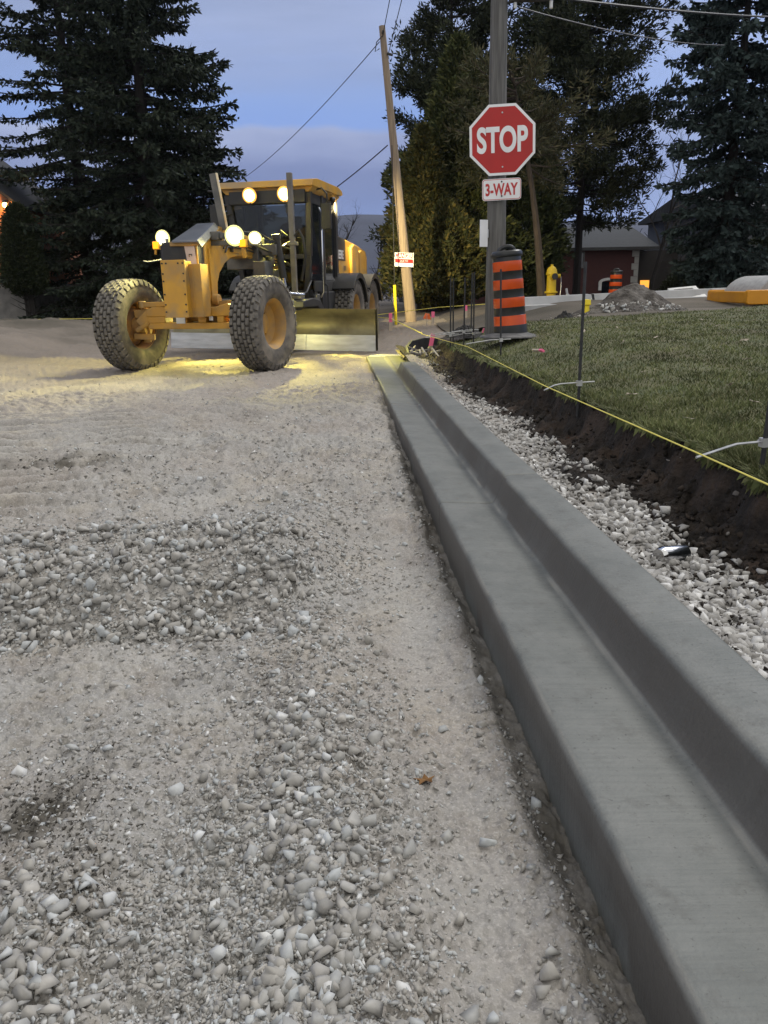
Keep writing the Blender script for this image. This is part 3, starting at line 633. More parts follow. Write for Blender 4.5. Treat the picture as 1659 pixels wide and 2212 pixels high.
# a few pale stones lying in the bank at the right
for (x, y, s) in ((1.50, 2.60, 0.036), (1.56, 2.52, 0.030), (1.60, 2.66, 0.022), (1.44, 2.30, 0.028)):
    v, f = T2[int(x*100) % 14]; rk = np_mesh('pale_rock', v*s, f, 'lime', rnd=np.full(len(v), 0.8)); rk.location = (x, y, float(verge_z(np.array([x]), np.array([y]))[0][0])+s*0.4)
    tag(rk, 'pale limestone rock lying in the dark soil bank above the drink can', 'rock', 'pale rocks in the soil bank')

# ---------------------------------------------------------------- grass
M['blade'] = mat_attr('grass_blade', [(0, (0.072, 0.090, 0.034)), (0.6, (0.128, 0.142, 0.054)), (0.88, (0.19, 0.185, 0.095)), (1, (0.22, 0.19, 0.11))], rough=0.8, bump=0, noise=0.55, nscale=2.2)
n = 210000; y = 1/rng.uniform(1/16.0, 1/2.2, n)
e = edge_x(y)+0.9*ss(11.2, 12.6, y)+1.2*ss(12.4, 14, y)
x = e-0.03+rng.random(n)**1.25*(1.2+0.62*y); keep = (y < far_edge(x)) & (rng.random(n) < 0.45+1.1*fbm(x*2.5, y*2.5, 3, 111)**1.3); x, y = x[keep], y[keep]; n = len(x)
clump = 0.55+0.9*fbm(x*5, y*5, 3, 113); hgt = (0.014+0.024*rng.random(n))*clump*(1+0.5*(x < edge_x(y)+0.08)); wd = 0.0022+0.0009*y*0.6
a = rng.uniform(0, 2*pi, n); l = rng.normal(0, 0.55, (n, 2))*hgt[:, None]; z0 = lawn_h(x, y)
Vb = np.zeros((n, 3, 3)); Vb[:, 0] = np.stack([x-np.cos(a)*wd, y-np.sin(a)*wd, z0], 1); Vb[:, 1] = np.stack([x+np.cos(a)*wd, y+np.sin(a)*wd, z0], 1)
over = (x < edge_x(y)+0.02)*0.03
Vb[:, 2] = np.stack([x+l[:, 0]-over, y+l[:, 1], z0+hgt*(1-0.5*(over > 0))], 1)
gr = np_mesh('grass', Vb.reshape(-1, 3), np.arange(n*3).reshape(-1, 3), 'blade', rnd=np.repeat(rng.random(n)*0.93+0.07*(rng.random(n) < 0.04), 3)); tag(gr, kind='stuff')

# torn turf: long blades and roots hanging over the cut
n = 9000; y = 1/rng.uniform(1/12.0, 1/2.0, n); x = edge_x(y)+rng.normal(0, 0.022, n)-0.01; tuft = fbm(y*6, y*0+2, 4, 119); keep = rng.random(n) < (tuft-0.38)*2.6; x, y = x[keep], y[keep]; n = len(x)
z0 = lawn_h(x, y)+0.004; ln = (0.012+0.050*rng.random(n)**2.0); dr = 0.3+0.9*rng.random(n); wd = 0.0011+0.00035*y; dyy = rng.normal(0, 0.4, n)*ln
P0 = np.stack([x, y-wd, z0], 1); P1 = np.stack([x, y+wd, z0], 1); P2 = np.stack([x-ln*0.5, y+dyy*0.5+wd*0.7, z0+ln*0.18], 1); P3 = np.stack([x-ln*0.75, y+dyy, z0-ln*dr], 1)
Vh = np.stack([P0, P1, P2, P3], 1); hg = np_mesh('hanging_grass', Vh.reshape(-1, 3), np.arange(n*4).reshape(-1, 4), 'blade', rnd=np.repeat(0.85*rng.random(n)**1.4, 4)); tag(hg, kind='stuff')

# ================================================================ MOTOR GRADER
G_ANG = radians(15); G_O = (-2.04, 12.06, 0.115)
gr_ = thing('motor_grader', 'yellow motor grader with its work lamps lit, standing on the gravel road', 'grader', G_O, -G_ANG)
def gpart(mb, name, m_, bevel=0.0, parent=None, X=None, ang=35, label=None):
    o = mb.build(name, m_, parent or gr_, bevel=bevel, X=X, ang=ang)
    if label: o['label'] = label
    return o
# local axes: x = right in the photo, y = towards the rear, z = up; origin on the ground under the front axle
def tyre_mb(R=0.685, w=0.43, rim=0.345, rows=6, n=34):
    mb = MB(); h = w/2
    prof = [(rim, -h*0.72), (rim+0.03, -h*0.86), (rim+0.10, -h*0.99), (R-0.15, -h*1.02), (R-0.07, -h*0.97), (R-0.050, -h*0.86), (R-0.044, -h*0.5), (R-0.042, 0)]
    prof = prof+[(r, -z) for r, z in prof[-2::-1]]
    mb.lathe(prof, 56, cap=False)
    ro = MB(); ww = 2*h*0.90/rows
    for q in range(rows):
        c = -h*0.90+ww*(q+0.5); edge = abs(c) > h*0.65
        for k in range(n):
            a = 2*pi*(k+0.5*(q % 2))/n; da = 2*pi/n*0.42; z0, z1 = c-ww*0.43, c+ww*0.43
            ro_, ri = R-(0.010 if edge else 0), R-0.060-(0.03 if edge else 0); vs = []
            for r_, sh in ((ri, 1.0), (ro_-0.012, 0.95), (ro_, 0.74)):
                for zz_ in (z0, z1):
                    for aa in (a-da, a+da):
                        zc = c+(zz_-c)*sh; ac = a+(aa-a)*sh; vs.append((r_*cos(ac), r_*sin(ac), zc))
            ro.add(vs, [(8, 9, 11, 10)]+[tuple(i+o for i in q) for o in (0, 4) for q in ((0, 1, 5, 4), (2, 6, 7, 3), (0, 4, 6, 2), (1, 3, 7, 5))])
    # shoulder lugs running down the sidewall
    for sgn in (-1, 1):
        for k in range(n):
            a = 2*pi*(k+0.25)/n; da = 2*pi/n*0.34
            vs = [(r_*cos(aa), r_*sin(aa), sgn*z_) for (r_, z_) in ((R-0.012, h*0.86), (R-0.045, h*0.99), (R-0.095, h*1.045), (R-0.10, h*0.98), (R-0.05, h*0.80)) for aa in (a-da, a+da)]
            ro.add(vs, [(0, 1, 3, 2), (2, 3, 5, 4), (4, 5, 7, 6), (0, 2, 4, 6, 8), (1, 9, 7, 5, 3)])
    return mb, ro
ty_a, ty_b = tyre_mb()
AX = Matrix.Rotation(radians(90), 4, 'Y')      # lathe axis to +x
def wheel(name, x, y, z, side, steer=0.0, dusty='rust', hub=True):
    """side = +1 when the dished outer face looks to +x"""
    X = Matrix.Translation((x, y, z)) @ Matrix.Rotation(steer, 4, 'Z') @ AX
    if side < 0: X = X @ Matrix.Rotation(pi, 4, 'X')
    mb = MB()
    mb.lathe([(0.350, -0.165), (0.362, -0.17), (0.362, -0.155), (0.335, -0.12), (0.315, 0.0), (0.315, 0.11), (0.338, 0.15), (0.365, 0.175), (0.372, 0.172), (0.365, 0.158), (0.345, 0.13)], 40, cap=False)
    mb.lathe([(0.335, 0.145), (0.31, 0.115), (0.295, 0.02), (0.20, -0.05), (0.145, -0.055), (0.14, 0.0), (0.10, 0.018), (0.0, 0.02)], 40, cap=False)
    mb.lathe([(0.30, 0.0), (0.2, -0.065), (0.0, -0.065)], 40, cap=False)
    for k in range(10): 
        a = 2*pi*k/10; mb.cyl((0.175*cos(a), 0.175*sin(a), -0.06), (0.175*cos(a), 0.175*sin(a), -0.028), 0.016, n=6)
    w_ = gpart(mb, name, dusty, X=X)
    t_ = MB(); t_.v = list(ty_a.v); t_.f = list(ty_a.f); t_.m = list(ty_a.m); k0 = len(t_.f)
    t_.mi = 1; t_.add(ty_b.v, ty_b.f)
    gpart(t_, 'tyre', ['rubber', 'rubber_tread'], parent=w_)
    return w_
wheel('front_wheel', 1.06, 0, 0.675, 1, radians(-9), 'yellow_dirty')
wheel('front_wheel', -1.06, 0, 0.675, -1, radians(-9), 'rust')
for y in (5.22, 6.76):
    wheel('rear_wheel', 1.06, y, 0.675, 1, 0, 'yellow_dirty'); wheel('rear_wheel', -1.06, y, 0.675, -1, 0, 'yellow_dirty')
# steering knuckles seen inside the wheels
for sx_ in (-1, 1):
    mb = MB(); mb.cyl((sx_*0.80, 0, 0.675), (sx_*1.02, 0.02*sx_, 0.675), 0.17, 0.12, 20); mb.cyl((sx_*0.83, -0.01, 0.42), (sx_*0.83, -0.01, 0.93), 0.055, n=14)
    mb.bar((sx_*0.70, -0.05, 0.86), (sx_*0.95, -0.10, 0.84), 0.08, 0.12); mb.bar((sx_*0.68, -0.06, 0.50), (sx_*0.98, -0.12, 0.52), 0.08, 0.09)
    mb.bar((sx_*0.66, -0.12, 0.88), (sx_*0.86, -0.18, 0.70), 0.05, 0.13); mb.cyl((sx_*0.70, -0.16, 0.72), (sx_*0.90, -0.20, 0.60), 0.035, n=10)
    for k in range(8): a = 2*pi*k/8; mb.cyl((sx_*0.93, 0.13*cos(a), 0.675+0.13*sin(a)), (sx_*0.99, 0.13*cos(a), 0.675+0.13*sin(a)), 0.018, n=6)
    gpart(mb, 'steering_knuckle', 'yellow_dirty', 0.008)
# front axle: two flanges with webs, oval openings between
mb = MB()
mb.prism([(-0.70, 0.62), (0.70, 0.62), (0.74, 0.68), (0.74, 0.71), (-0.74, 0.71), (-0.74, 0.68)], -0.17, 0.10, 'y')
mb.prism([(-0.74, 0.80), (0.74, 0.80), (0.72, 0.90), (0.56, 0.98), (0.36, 0.93), (-0.36, 0.93), (-0.56, 0.98), (-0.72, 0.90)], -0.17, 0.10, 'y')
for a, b_ in ((-0.74, -0.43), (-0.26, -0.09), (0.09, 0.22), (0.39, 0.50), (0.64, 0.74)): mb.box(a, b_, -0.167, 0.097, 0.708, 0.802)
ax_ = gpart(mb, 'front_axle', 'yellow', 0.012)
gpart(MB().box(-0.25, -0.11, -0.178, -0.171, 0.70, 0.80), 'reflector', 'white', parent=ax_); gpart(MB().box(0.275, 0.335, -0.178, -0.171, 0.74, 0.80), 'reflector', 'white', parent=ax_)
mb = MB(); mb.bar((-0.78, -0.13, 0.98), (-0.40, -0.16, 0.985), 0.06, 0.07); mb.cyl((-0.80, -0.13, 0.93), (-0.80, -0.13, 1.03), 0.05, n=12); gpart(mb, 'tie_rod', 'yellow', 0.008); gpart(MB().bar((0.34, 0.10, 0.97), (0.90, 0.12, 0.975), 0.06, 0.09), 'tie_rod', 'yellow', 0.008)
# bolted plate and box on the nose
mb = MB(); mb.box(-0.205, 0.155, -0.60, -0.565, 0.80, 1.585); mb.box(0.125, 0.150, -0.565, -0.36, 0.80, 1.57)
pl_ = gpart(mb, 'front_plate', 'yellow', 0.006)
for x, z in [(-0.18, 1.54), (-0.12, 1.54), (0.06, 1.54), (0.13, 1.54)]+[(s_, z_) for z_ in (1.40, 1.30, 1.12, 0.98, 0.88) for s_ in (-0.18, 0.13)]: gpart(MB().cyl((x, -0.600, z), (x, -0.612, z), 0.012, n=8), 'bolt', 'black', parent=pl_)
mb = MB(); mb.box(0.085, 0.325, -0.46, -0.20, 0.80, 1.53); mb.box(0.19, 0.21, -0.470, -0.461, 0.82, 1.52); gpart(mb, 'nose_box', 'yellow_dirty', 0.008)
mb = MB(); mb.box(0.06, 0.085, -0.50, -0.44, 0.82, 1.47); mb.box(0.07, 0.13, -0.52, -0.44, 1.33, 1.37); gpart(mb, 'edge_strip', mat('orange_paint', (0.72, 0.28, 0.04), (0.55, 0.2, 0.04), rough=0.5), 0.003)
mb = MB(); mb.box(-0.34, 0.20, -0.26, -0.01, 0.93, 1.84); mb.box(-0.37, -0.34, -0.24, -0.02, 1.1, 1.80); gpart(mb, 'front_housing', 'black', 0.02)
mb = MB(); mb.box(-0.19, 0.25, -0.30, -0.262, 1.78, 1.845); gpart(mb, 'housing_lip', 'yellow_dirty', 0.01)
# hood over the nose: dark top panel sloping up to the rear with a lighter side skirt
mb = MB(); mb.add([(-0.13, -0.34, 1.855), (0.26, -0.34, 1.852), (0.145, 0.60, 2.155), (-0.145, 0.60, 2.150), (-0.13, -0.34, 1.825), (0.26, -0.34, 1.822), (0.145, 0.60, 2.12), (-0.145, 0.60, 2.12)],
                  [(0, 1, 2, 3), (7, 6, 5, 4), (0, 4, 5, 1), (1, 5, 6, 2), (2, 6, 7, 3), (3, 7, 4, 0)]); gpart(mb, 'hood_panel', 'hood_dark', 0.006)
mb = MB(); mb.add([(0.262, -0.34, 1.850), (0.147, 0.60, 2.152), (0.205, 0.62, 2.08), (0.305, -0.30, 1.765), (0.255, -0.33, 1.82), (0.14, 0.60, 2.11), (0.19, 0.62, 2.05), (0.29, -0.29, 1.75)],
                  [(0, 1, 2, 3), (7, 6, 5, 4), (0, 4, 5, 1), (1, 5, 6, 2), (2, 6, 7, 3), (3, 7, 4, 0)]); gpart(mb, 'hood_skirt', mat('hood_skirt_grey', (0.20, 0.20, 0.17), (0.13, 0.13, 0.115), rough=0.45), 0.004)
# goose-neck main frame
arch = [(0.0, 0.72), (-0.02, 1.78), (0.10, 1.86), (0.62, 2.10), (1.2, 2.08), (2.36, 1.98), (3.35, 1.78), (3.35, 1.42), (2.4, 1.66), (1.35, 1.69), (1.0, 1.655), (0.72, 1.56), (0.50, 1.42), (0.40, 1.28), (0.37, 1.12), (0.37, 0.72)]
mb = MB(); mb.prism(arch, -0.15, 0.215, 'x'); gpart(mb, 'gooseneck_frame', 'yellow', 0.02)
mb = MB(); mb.box(0.2155, 0.235, 0.10, 0.30, 0.74, 1.76); mb.box(0.2155, 0.232, 1.0, 2.3, 1.74, 1.80); mb.box(0.2155, 0.228, 0.5, 0.9, 1.83, 1.92); gpart(mb, 'frame_rib', 'yellow', 0.005)
mb = MB(); mb.box(0.2155, 0.222, 0.52, 0.95, 1.90, 1.98); gpart(mb, 'frame_badge', 'black')
mb = MB(); mb.cyl((0.215, 0.14, 0.86), (0.36, 0.14, 0.86), 0.07, n=16); mb.box(0.22, 0.40, 0.02, 0.30, 0.66, 0.82); mb.cyl((0.22, 0.16, 1.02), (0.32, 0.16, 1.02), 0.09, n=16); gpart(mb, 'axle_pivot', 'yellow_dirty', 0.01)
# yellow edge trim and pale notice on the nose
mb = MB(); mb.box(0.192, 0.216, -0.27, -0.255, 1.10, 1.84); gpart(mb, 'edge_trim', 'yellow', 0.003)
mb = MB(); mb.add([(0.02, -0.272, 1.80), (0.175, -0.274, 1.80), (0.195, -0.274, 1.53), (0.055, -0.272, 1.53), (0.02, -0.262, 1.80), (0.175, -0.264, 1.80), (0.195, -0.264, 1.53), (0.055, -0.262, 1.53)],
                  [(0, 1, 2, 3), (7, 6, 5, 4), (0, 4, 5, 1), (1, 5, 6, 2), (2, 6, 7, 3), (3, 7, 4, 0)]); pn = gpart(mb, 'notice_plate', mat('notice_pink', (0.62, 0.50, 0.43), (0.54, 0.43, 0.36), rough=0.6))
mb = MB(); mb.box(0.085, 0.135, -0.279, -0.275, 1.660, 1.672); mb.box(0.085, 0.095, -0.279, -0.275, 1.63, 1.66); mb.box(0.125, 0.135, -0.279, -0.275, 1.64, 1.66); gpart(mb, 'notice_mark', 'black', parent=pn)
# tall flat bar standing up from the nose, with a pale edge strip
top, bot = Vector((0.125, 0.72, 2.86)), Vector((0.235, 0.72, 2.05))
mb = MB(); mb.bar(bot, top, 0.025, 0.115); gpart(mb, 'wing_bar', 'dark_steel', 0.005)
mb = MB(); d_ = Vector((0.070, -0.02, 0)); mb.bar(bot+d_, top+d_*0.98, 0.05, 0.018); gpart(mb, 'bar_edge', mat('bar_edge_paint', (0.62, 0.42, 0.18), (0.75, 0.65, 0.45), rough=0.4, scale=7), 0.002)
# pipes, valve block and clamps along the frame side
for q, (z_, yy) in enumerate(((1.93, 0.62), (1.88, 0.66), (1.83, 0.72))):
    gpart(MB().tube([(0.235, yy, z_-0.10), (0.245, yy+0.08, z_-0.02), (0.245, 1.4, z_-0.02), (0.245, 2.3, z_-0.08), (0.30, 2.75, z_-0.20), (0.40, 3.3, z_-0.30)], 0.013, 6), 'pipe', 'hose' if q else 'steel')
for yy in (0.95, 1.55, 2.15): gpart(MB().box(0.2155, 0.268, yy, yy+0.04, 1.74, 1.945), 'pipe_clamp', 'black', 0.003)
mb = MB(); mb.box(0.216, 0.34, 2.42, 2.70, 1.70, 1.86); mb.box(0.25, 0.36, 2.46, 2.66, 1.60, 1.70)
for q in range(4): mb.cyl((0.34, 2.46+q*0.065, 1.80), (0.385, 2.46+q*0.065, 1.80), 0.02, n=8)
gpart(mb, 'valve_block', 'dark_steel', 0.006)
for q, (x_, z_) in enumerate(((0.30, 1.50), (0.36, 1.42), (0.42, 1.36), (0.20, 1.56))):
    gpart(MB().tube([(0.24, 2.5, 1.68), (x_+0.05, 2.2, z_+0.04), (x_, 1.7, z_-0.25), (x_+0.12, 1.9+0.1*q, z_-0.42), (x_+0.25, 2.4, 0.98)], 0.017, 7), 'hydraulic_hose', 'hose')
gpart(MB().cyl((-0.30, -0.15, 1.845), (-0.30, -0.15, 1.90), 0.025, n=10), 'filler_cap', 'steel')
gpart(MB().tube([(-0.37, -0.12, 1.62), (-0.50, -0.14, 1.60), (-0.62, -0.16, 1.585), (-0.70, -0.14, 1.60)], 0.008, 5), 'marker_rod', 'steel')
# lamp bar and lamps
mb = MB(); mb.bar((-0.62, 0.26, 1.82), (-0.14, 0.26, 1.84), 0.05, 0.06); mb.bar((0.21, 0.26, 1.84), (1.0, 0.26, 1.82), 0.05, 0.07); mb.box(0.225, 0.36, 0.20, 0.34, 1.88, 2.0); mb.box(0.36, 0.42, 0.22, 0.34, 1.90, 1.98); gpart(mb, 'lamp_bar', 'dark_steel', 0.006)
def lamp(name, p, d, r, m_, power=0, col=(1, 1, 1), cone=120, blend=0.6, aim=None):
    p = Vector(p); d = Vector(d).normalized(); mb = MB()
    mb.cyl(p+d*0.0, p-d*0.07, r*1.28, r*0.80, 20); mb.bar(p-d*0.04, p-d*0.04-Vector((0, 0, r+0.05)), 0.04, 0.03); h_ = gpart(mb, name, 'black', 0.004)
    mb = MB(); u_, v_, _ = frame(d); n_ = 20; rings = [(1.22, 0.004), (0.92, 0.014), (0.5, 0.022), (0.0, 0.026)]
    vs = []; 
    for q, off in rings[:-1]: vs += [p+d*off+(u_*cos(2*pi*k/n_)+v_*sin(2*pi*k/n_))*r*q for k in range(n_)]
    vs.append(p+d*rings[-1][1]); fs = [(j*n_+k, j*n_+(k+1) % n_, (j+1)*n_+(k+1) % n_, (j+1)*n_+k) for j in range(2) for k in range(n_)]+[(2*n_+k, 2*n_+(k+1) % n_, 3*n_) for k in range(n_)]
    mb.mi = 1; mb.add(vs, fs[:n_]); k_ = len(mb.f); mb.mi = 0; mb.f += [tuple(q) for q in fs[n_:]]; mb.m += [0]*len(fs[n_:]); gpart(mb, 'lens', [m_, 'halo_warm' if 'warm' in m_ else 'halo_white'], parent=h_)  # outer ring is an added halo, inner rings are the lamp
    if power:
        l = bpy.data.lights.new(name+'_light', 'SPOT'); l.energy = power; l.color = col; l.spot_size = radians(cone); l.spot_blend = blend; l.shadow_soft_size = r*0.7
        lo = bpy.data.objects.new(name+'_light', l); COL.objects.link(lo); lo.parent = gr_; lo.location = p+d*0.05
        dd = Vector(aim)-lo.location if aim is not None else d
        lo.rotation_euler = dd.to_track_quat('-Z', 'Y').to_euler()
    return h_
HL = (1.0, 0.90, 0.36)
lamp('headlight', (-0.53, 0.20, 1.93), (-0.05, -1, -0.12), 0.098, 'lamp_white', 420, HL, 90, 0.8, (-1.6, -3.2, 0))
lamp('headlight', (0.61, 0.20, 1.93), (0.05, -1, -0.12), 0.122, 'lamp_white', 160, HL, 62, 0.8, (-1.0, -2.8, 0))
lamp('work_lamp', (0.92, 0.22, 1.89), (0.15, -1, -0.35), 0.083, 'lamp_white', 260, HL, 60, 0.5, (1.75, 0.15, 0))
for x, z in ((-0.64, 1.83), (0.74, 1.82)):
    mb = MB(); mb.box(x-0.055, x+0.055, 0.17, 0.24, z-0.06, z+0.06); h_ = gpart(mb, 'turn_signal', 'yellow', 0.01)
    mb = MB(); mb.box(x-0.045, x+0.045, 0.155, 0.169, z-0.05, z+0.05); gpart(mb, 'lens', 'lamp_amber', 0.006, parent=h_)
gpart(MB().bar((0.74, 0.2, 1.76), (0.74, 0.22, 1.62), 0.09, 0.04), 'signal_bracket', 'yellow', 0.005); gpart(MB().bar((-0.66, 0.2, 1.78), (-0.67, 0.2, 1.70), 0.03, 0.03), 'signal_bracket', 'yellow', 0.005)
# unseen lamps added under the frame to light the blade and the ground below the machine
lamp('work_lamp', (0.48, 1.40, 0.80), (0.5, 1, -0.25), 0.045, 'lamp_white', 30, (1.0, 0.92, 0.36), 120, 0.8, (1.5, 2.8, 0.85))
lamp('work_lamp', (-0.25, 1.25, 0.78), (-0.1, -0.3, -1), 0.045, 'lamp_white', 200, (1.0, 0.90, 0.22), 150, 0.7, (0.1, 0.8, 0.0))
# cab
cabx0, cabx1, caby0, caby1 = -0.66, 0.84, 3.35, 4.85
mb = MB(); mb.prism([(3.12, 2.93), (3.18, 3.045), (3.5, 3.085), (5.0, 3.10), (5.28, 3.06), (5.36, 2.99), (5.2, 2.95)], -0.80, 0.98, 'x')
mb.prism([(-0.78, 2.92), (-0.70, 2.84), (0.88, 2.84), (0.96, 2.92), (0.96, 2.94), (-0.78, 2.94)], 3.22, 5.15, 'y'); rf = gpart(mb, 'cab_roof', 'yellow', 0.02)
mb = MB(); mb.box(-0.62, 0.82, 3.16, 3.24, 2.66, 2.88); gpart(mb, 'visor', 'black', 0.01, parent=rf)
mb = MB()
mb.bar((-0.70, 3.30, 2.85), (-0.58, 3.36, 1.75), 0.09, 0.11); mb.bar((-0.58, 3.36, 1.78), (-0.50, 3.42, 1.0), 0.08, 0.10)
mb.bar((0.86, 3.30, 2.85), (0.80, 3.36, 1.75), 0.09, 0.11); mb.bar((0.80, 3.36, 1.78), (0.70, 3.42, 1.0), 0.08, 0.10)
mb.bar((0.88, 4.05, 2.85), (0.88, 4.02, 1.2), 0.09, 0.07); mb.bar((0.88, 5.0, 2.85), (0.88, 4.95, 1.15), 0.14, 0.10); mb.bar((-0.70, 5.0, 2.85), (-0.70, 4.95, 1.15), 0.14, 0.10); mb.bar((-0.70, 4.05, 2.85), (-0.70, 4.02, 1.2), 0.09, 0.07)
mb.box(-0.60, 0.80, 3.36, 3.43, 1.70, 1.78); mb.box(-0.55, 0.72, 3.40, 3.47, 1.00, 1.10); mb.box(-0.68, 0.86, 4.95, 5.03, 1.15, 2.06); mb.box(0.845, 0.885, 3.40, 4.95, 1.1, 1.30); mb.box(-0.70, -0.66, 3.40, 4.95, 1.1, 1.30)
mb.box(-0.06, 0.02, 3.37, 3.42, 1.78, 2.05); mb.box(-0.66, 0.84, 3.25, 3.36, 2.66, 2.84); mb.box(0.83, 0.88, 3.36, 4.95, 2.66, 2.84)
gpart(mb, 'cab_frame', 'black', 0.01)
mb = MB(); mb.box(-0.64, 0.82, 3.40, 4.98, 1.02, 1.14); gpart(mb, 'cab_floor', 'black')
def pane(pts, th=(0, 0.006, 0)):
    a = [Vector(p) for p in pts]; b_ = [p+Vector(th) for p in a]
    return MB().add(a+b_, [(0, 1, 2, 3), (7, 6, 5, 4), (0, 4, 5, 1), (1, 5, 6, 2), (2, 6, 7, 3), (3, 7, 4, 0)])
gpart(pane([(-0.64, 3.33, 2.66), (0.81, 3.33, 2.66), (0.76, 3.385, 1.79), (-0.54, 3.385, 1.79)]), 'window', 'glass')
gpart(pane([(-0.53, 3.40, 1.69), (0.75, 3.40, 1.69), (0.67, 3.44, 1.11), (-0.49, 3.44, 1.11)]), 'window', 'glass')
gpart(pane([(-0.63, 4.99, 2.80), (0.80, 4.99, 2.80), (0.80, 4.97, 2.08), (-0.63, 4.97, 2.08)]), 'window', 'glass')
dr = gpart(pane([(0.872, 4.09, 2.66), (0.872, 4.93, 2.66), (0.872, 4.92, 1.31), (0.872, 4.06, 1.31)], (0.006, 0, 0)), 'cab_door', 'dark_glass')
mb = MB(); mb.bar((0.90, 4.12, 1.5), (0.90, 4.12, 1.9), 0.02, 0.02); gpart(mb, 'handle', 'chrome', parent=dr)
gpart(pane([(0.862, 3.36, 2.66), (0.872, 4.0, 2.66), (0.872, 4.0, 1.31), (0.80, 3.42, 1.31)], (0.006, 0, 0)), 'side_window', 'dark_glass')
gpart(pane([(-0.69, 3.42, 2.80), (-0.69, 4.92, 2.80), (-0.69, 4.92, 1.31), (-0.60, 3.45, 1.31)], (-0.006, 0, 0)), 'side_window', 'glass')
mb = MB(); mb.box(-0.10, 0.38, 4.28, 4.78, 1.62, 1.76); mb.box(-0.08, 0.36, 4.66, 4.80, 1.76, 2.36); mb.box(0.0, 0.28, 4.36, 4.7, 1.14, 1.62); mb.box(0.02, 0.26, 4.68, 4.79, 2.38, 2.56); gpart(mb, 'seat', 'seat', 0.03)
mb = MB(); mb.bar((0.14, 3.62, 1.14), (0.14, 3.80, 1.92), 0.16, 0.12); mb.box(-0.25, 0.0, 3.7, 3.9, 1.75, 2.0); mb.box(0.30, 0.5, 3.7, 3.9, 1.75, 2.0)
mb.tube([(0.14+0.2*cos(a), 3.84+0.06*sin(a), 2.0+0.19*sin(a)) for a in np.linspace(0, 2*pi, 25)], 0.014, 6); gpart(mb, 'steering_console', 'black', 0.01)
for x in (-0.19, 0.47):
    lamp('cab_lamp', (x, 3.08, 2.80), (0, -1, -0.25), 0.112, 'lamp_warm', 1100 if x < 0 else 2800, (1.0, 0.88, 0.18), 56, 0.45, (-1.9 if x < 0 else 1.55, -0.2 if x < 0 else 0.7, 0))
# side lamp on the cab lights the trees and the leaning pole at the right
mb = MB(); mb.tube([(0.90, 3.55, 2.90), (1.05, 3.50, 2.92), (1.14, 3.50, 2.82), (1.14, 3.52, 2.66)], 0.018, 6); mb.box(1.02, 1.20, 3.50, 3.58, 2.22, 2.66); gpart(mb, 'mirror', 'black', 0.02)
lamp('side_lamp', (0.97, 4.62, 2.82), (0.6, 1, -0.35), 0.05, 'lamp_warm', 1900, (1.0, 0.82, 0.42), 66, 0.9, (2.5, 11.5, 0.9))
mb = MB(); mb.tube([(-0.70, 3.25, 2.90), (-1.05, 3.22, 2.92)], 0.018, 6); mb.tube([(-0.68, 3.28, 2.66), (-0.98, 3.24, 2.68)], 0.02, 6); mb.box(-1.04, -0.88, 3.22, 3.28, 2.24, 2.68); gpart(mb, 'mirror', 'black', 0.02)
mb = MB(); mb.tube([(-0.62, 3.28, 2.52), (-0.74, 3.20, 2.48), (-0.76, 3.20, 2.36), (-0.70, 3.22, 1.8), (-0.66, 3.26, 1.6)], 0.016, 6); gpart(mb, 'handrail', 'black')
mb = MB(); mb.tube([(0.95, 3.62, 2.6), (0.99, 3.60, 2.5), (0.98, 3.60, 1.1), (0.92, 3.62, 1.0)], 0.020, 8); gpart(mb, 'handrail', 'chrome'); gpart(MB().tube([(0.93, 3.9, 1.25), (0.99, 3.9, 1.2), (0.99, 3.9, 0.75)], 0.018, 6), 'handrail', 'black')
# cab pedestal, steps, battery boxes
mb = MB(); mb.box(-0.50, 0.70, 3.45, 4.95, 0.78, 1.02); mb.box(0.58, 0.94, 3.75, 4.85, 0.60, 1.10); mb.box(0.70, 0.98, 3.7, 4.1, 0.42, 0.47); mb.box(0.66, 0.70, 3.7, 4.1, 0.42, 0.8); gpart(mb, 'cab_base', 'black', 0.02)
mb = MB(); mb.cyl((0.80, 3.62, 0.72), (0.80, 3.62, 1.06), 0.10, n=16); mb.cyl((0.80, 3.62, 1.06), (0.80, 3.62, 1.10), 0.06, n=12); gpart(mb, 'filter_can', 'dark_steel', 0.01)
# mast in front of the cab (wing lift post)
mb = MB(); mb.box(0.685, 0.775, 2.56, 2.65, 1.08, 3.08); mb.box(0.645, 0.805, 2.545, 2.705, 1.9, 1.96); mb.box(0.60, 0.86, 2.5, 2.76, 0.98, 1.10); gpart(mb, 'wing_mast', mat('mast_grey', (0.17, 0.155, 0.135), (0.11, 0.10, 0.09), rough=0.55, scale=5), 0.008)
HOSE = []
for sgn in (-1, 1): HOSE.append(([(0.725+sgn*0.07, 2.53, 2.05), (0.725+sgn*0.16, 2.50, 2.14), (0.725+sgn*0.22, 2.52, 2.02), (0.725+sgn*0.24, 2.56, 1.7), (0.725+sgn*0.14, 2.6, 1.3)], 0.024))
HOSE.append(([(0.25, 1.2, 2.02), (0.42, 1.6, 1.86), (0.55, 2.1, 1.74), (0.64, 2.5, 1.92)], 0.018)); HOSE.append(([(0.25, 1.0, 2.06), (0.50, 1.6, 2.04), (0.66, 2.3, 1.86), (0.60, 2.9, 1.84)], 0.016)); HOSE.append(([(0.24, 1.9, 1.9), (0.5, 2.2, 1.55), (0.62, 2.5, 1.62), (0.66, 2.9, 1.5)], 0.018))
HOSE.append(([(0.3, 2.6, 1.2), (0.6, 2.5, 0.95), (0.85, 2.9, 1.1), (0.80, 3.4, 1.3)], 0.02)); HOSE.append(([(0.2, 2.3, 1.4), (0.45, 2.2, 1.1), (0.52, 2.6, 1.02), (0.5, 3.0, 1.2)], 0.018))
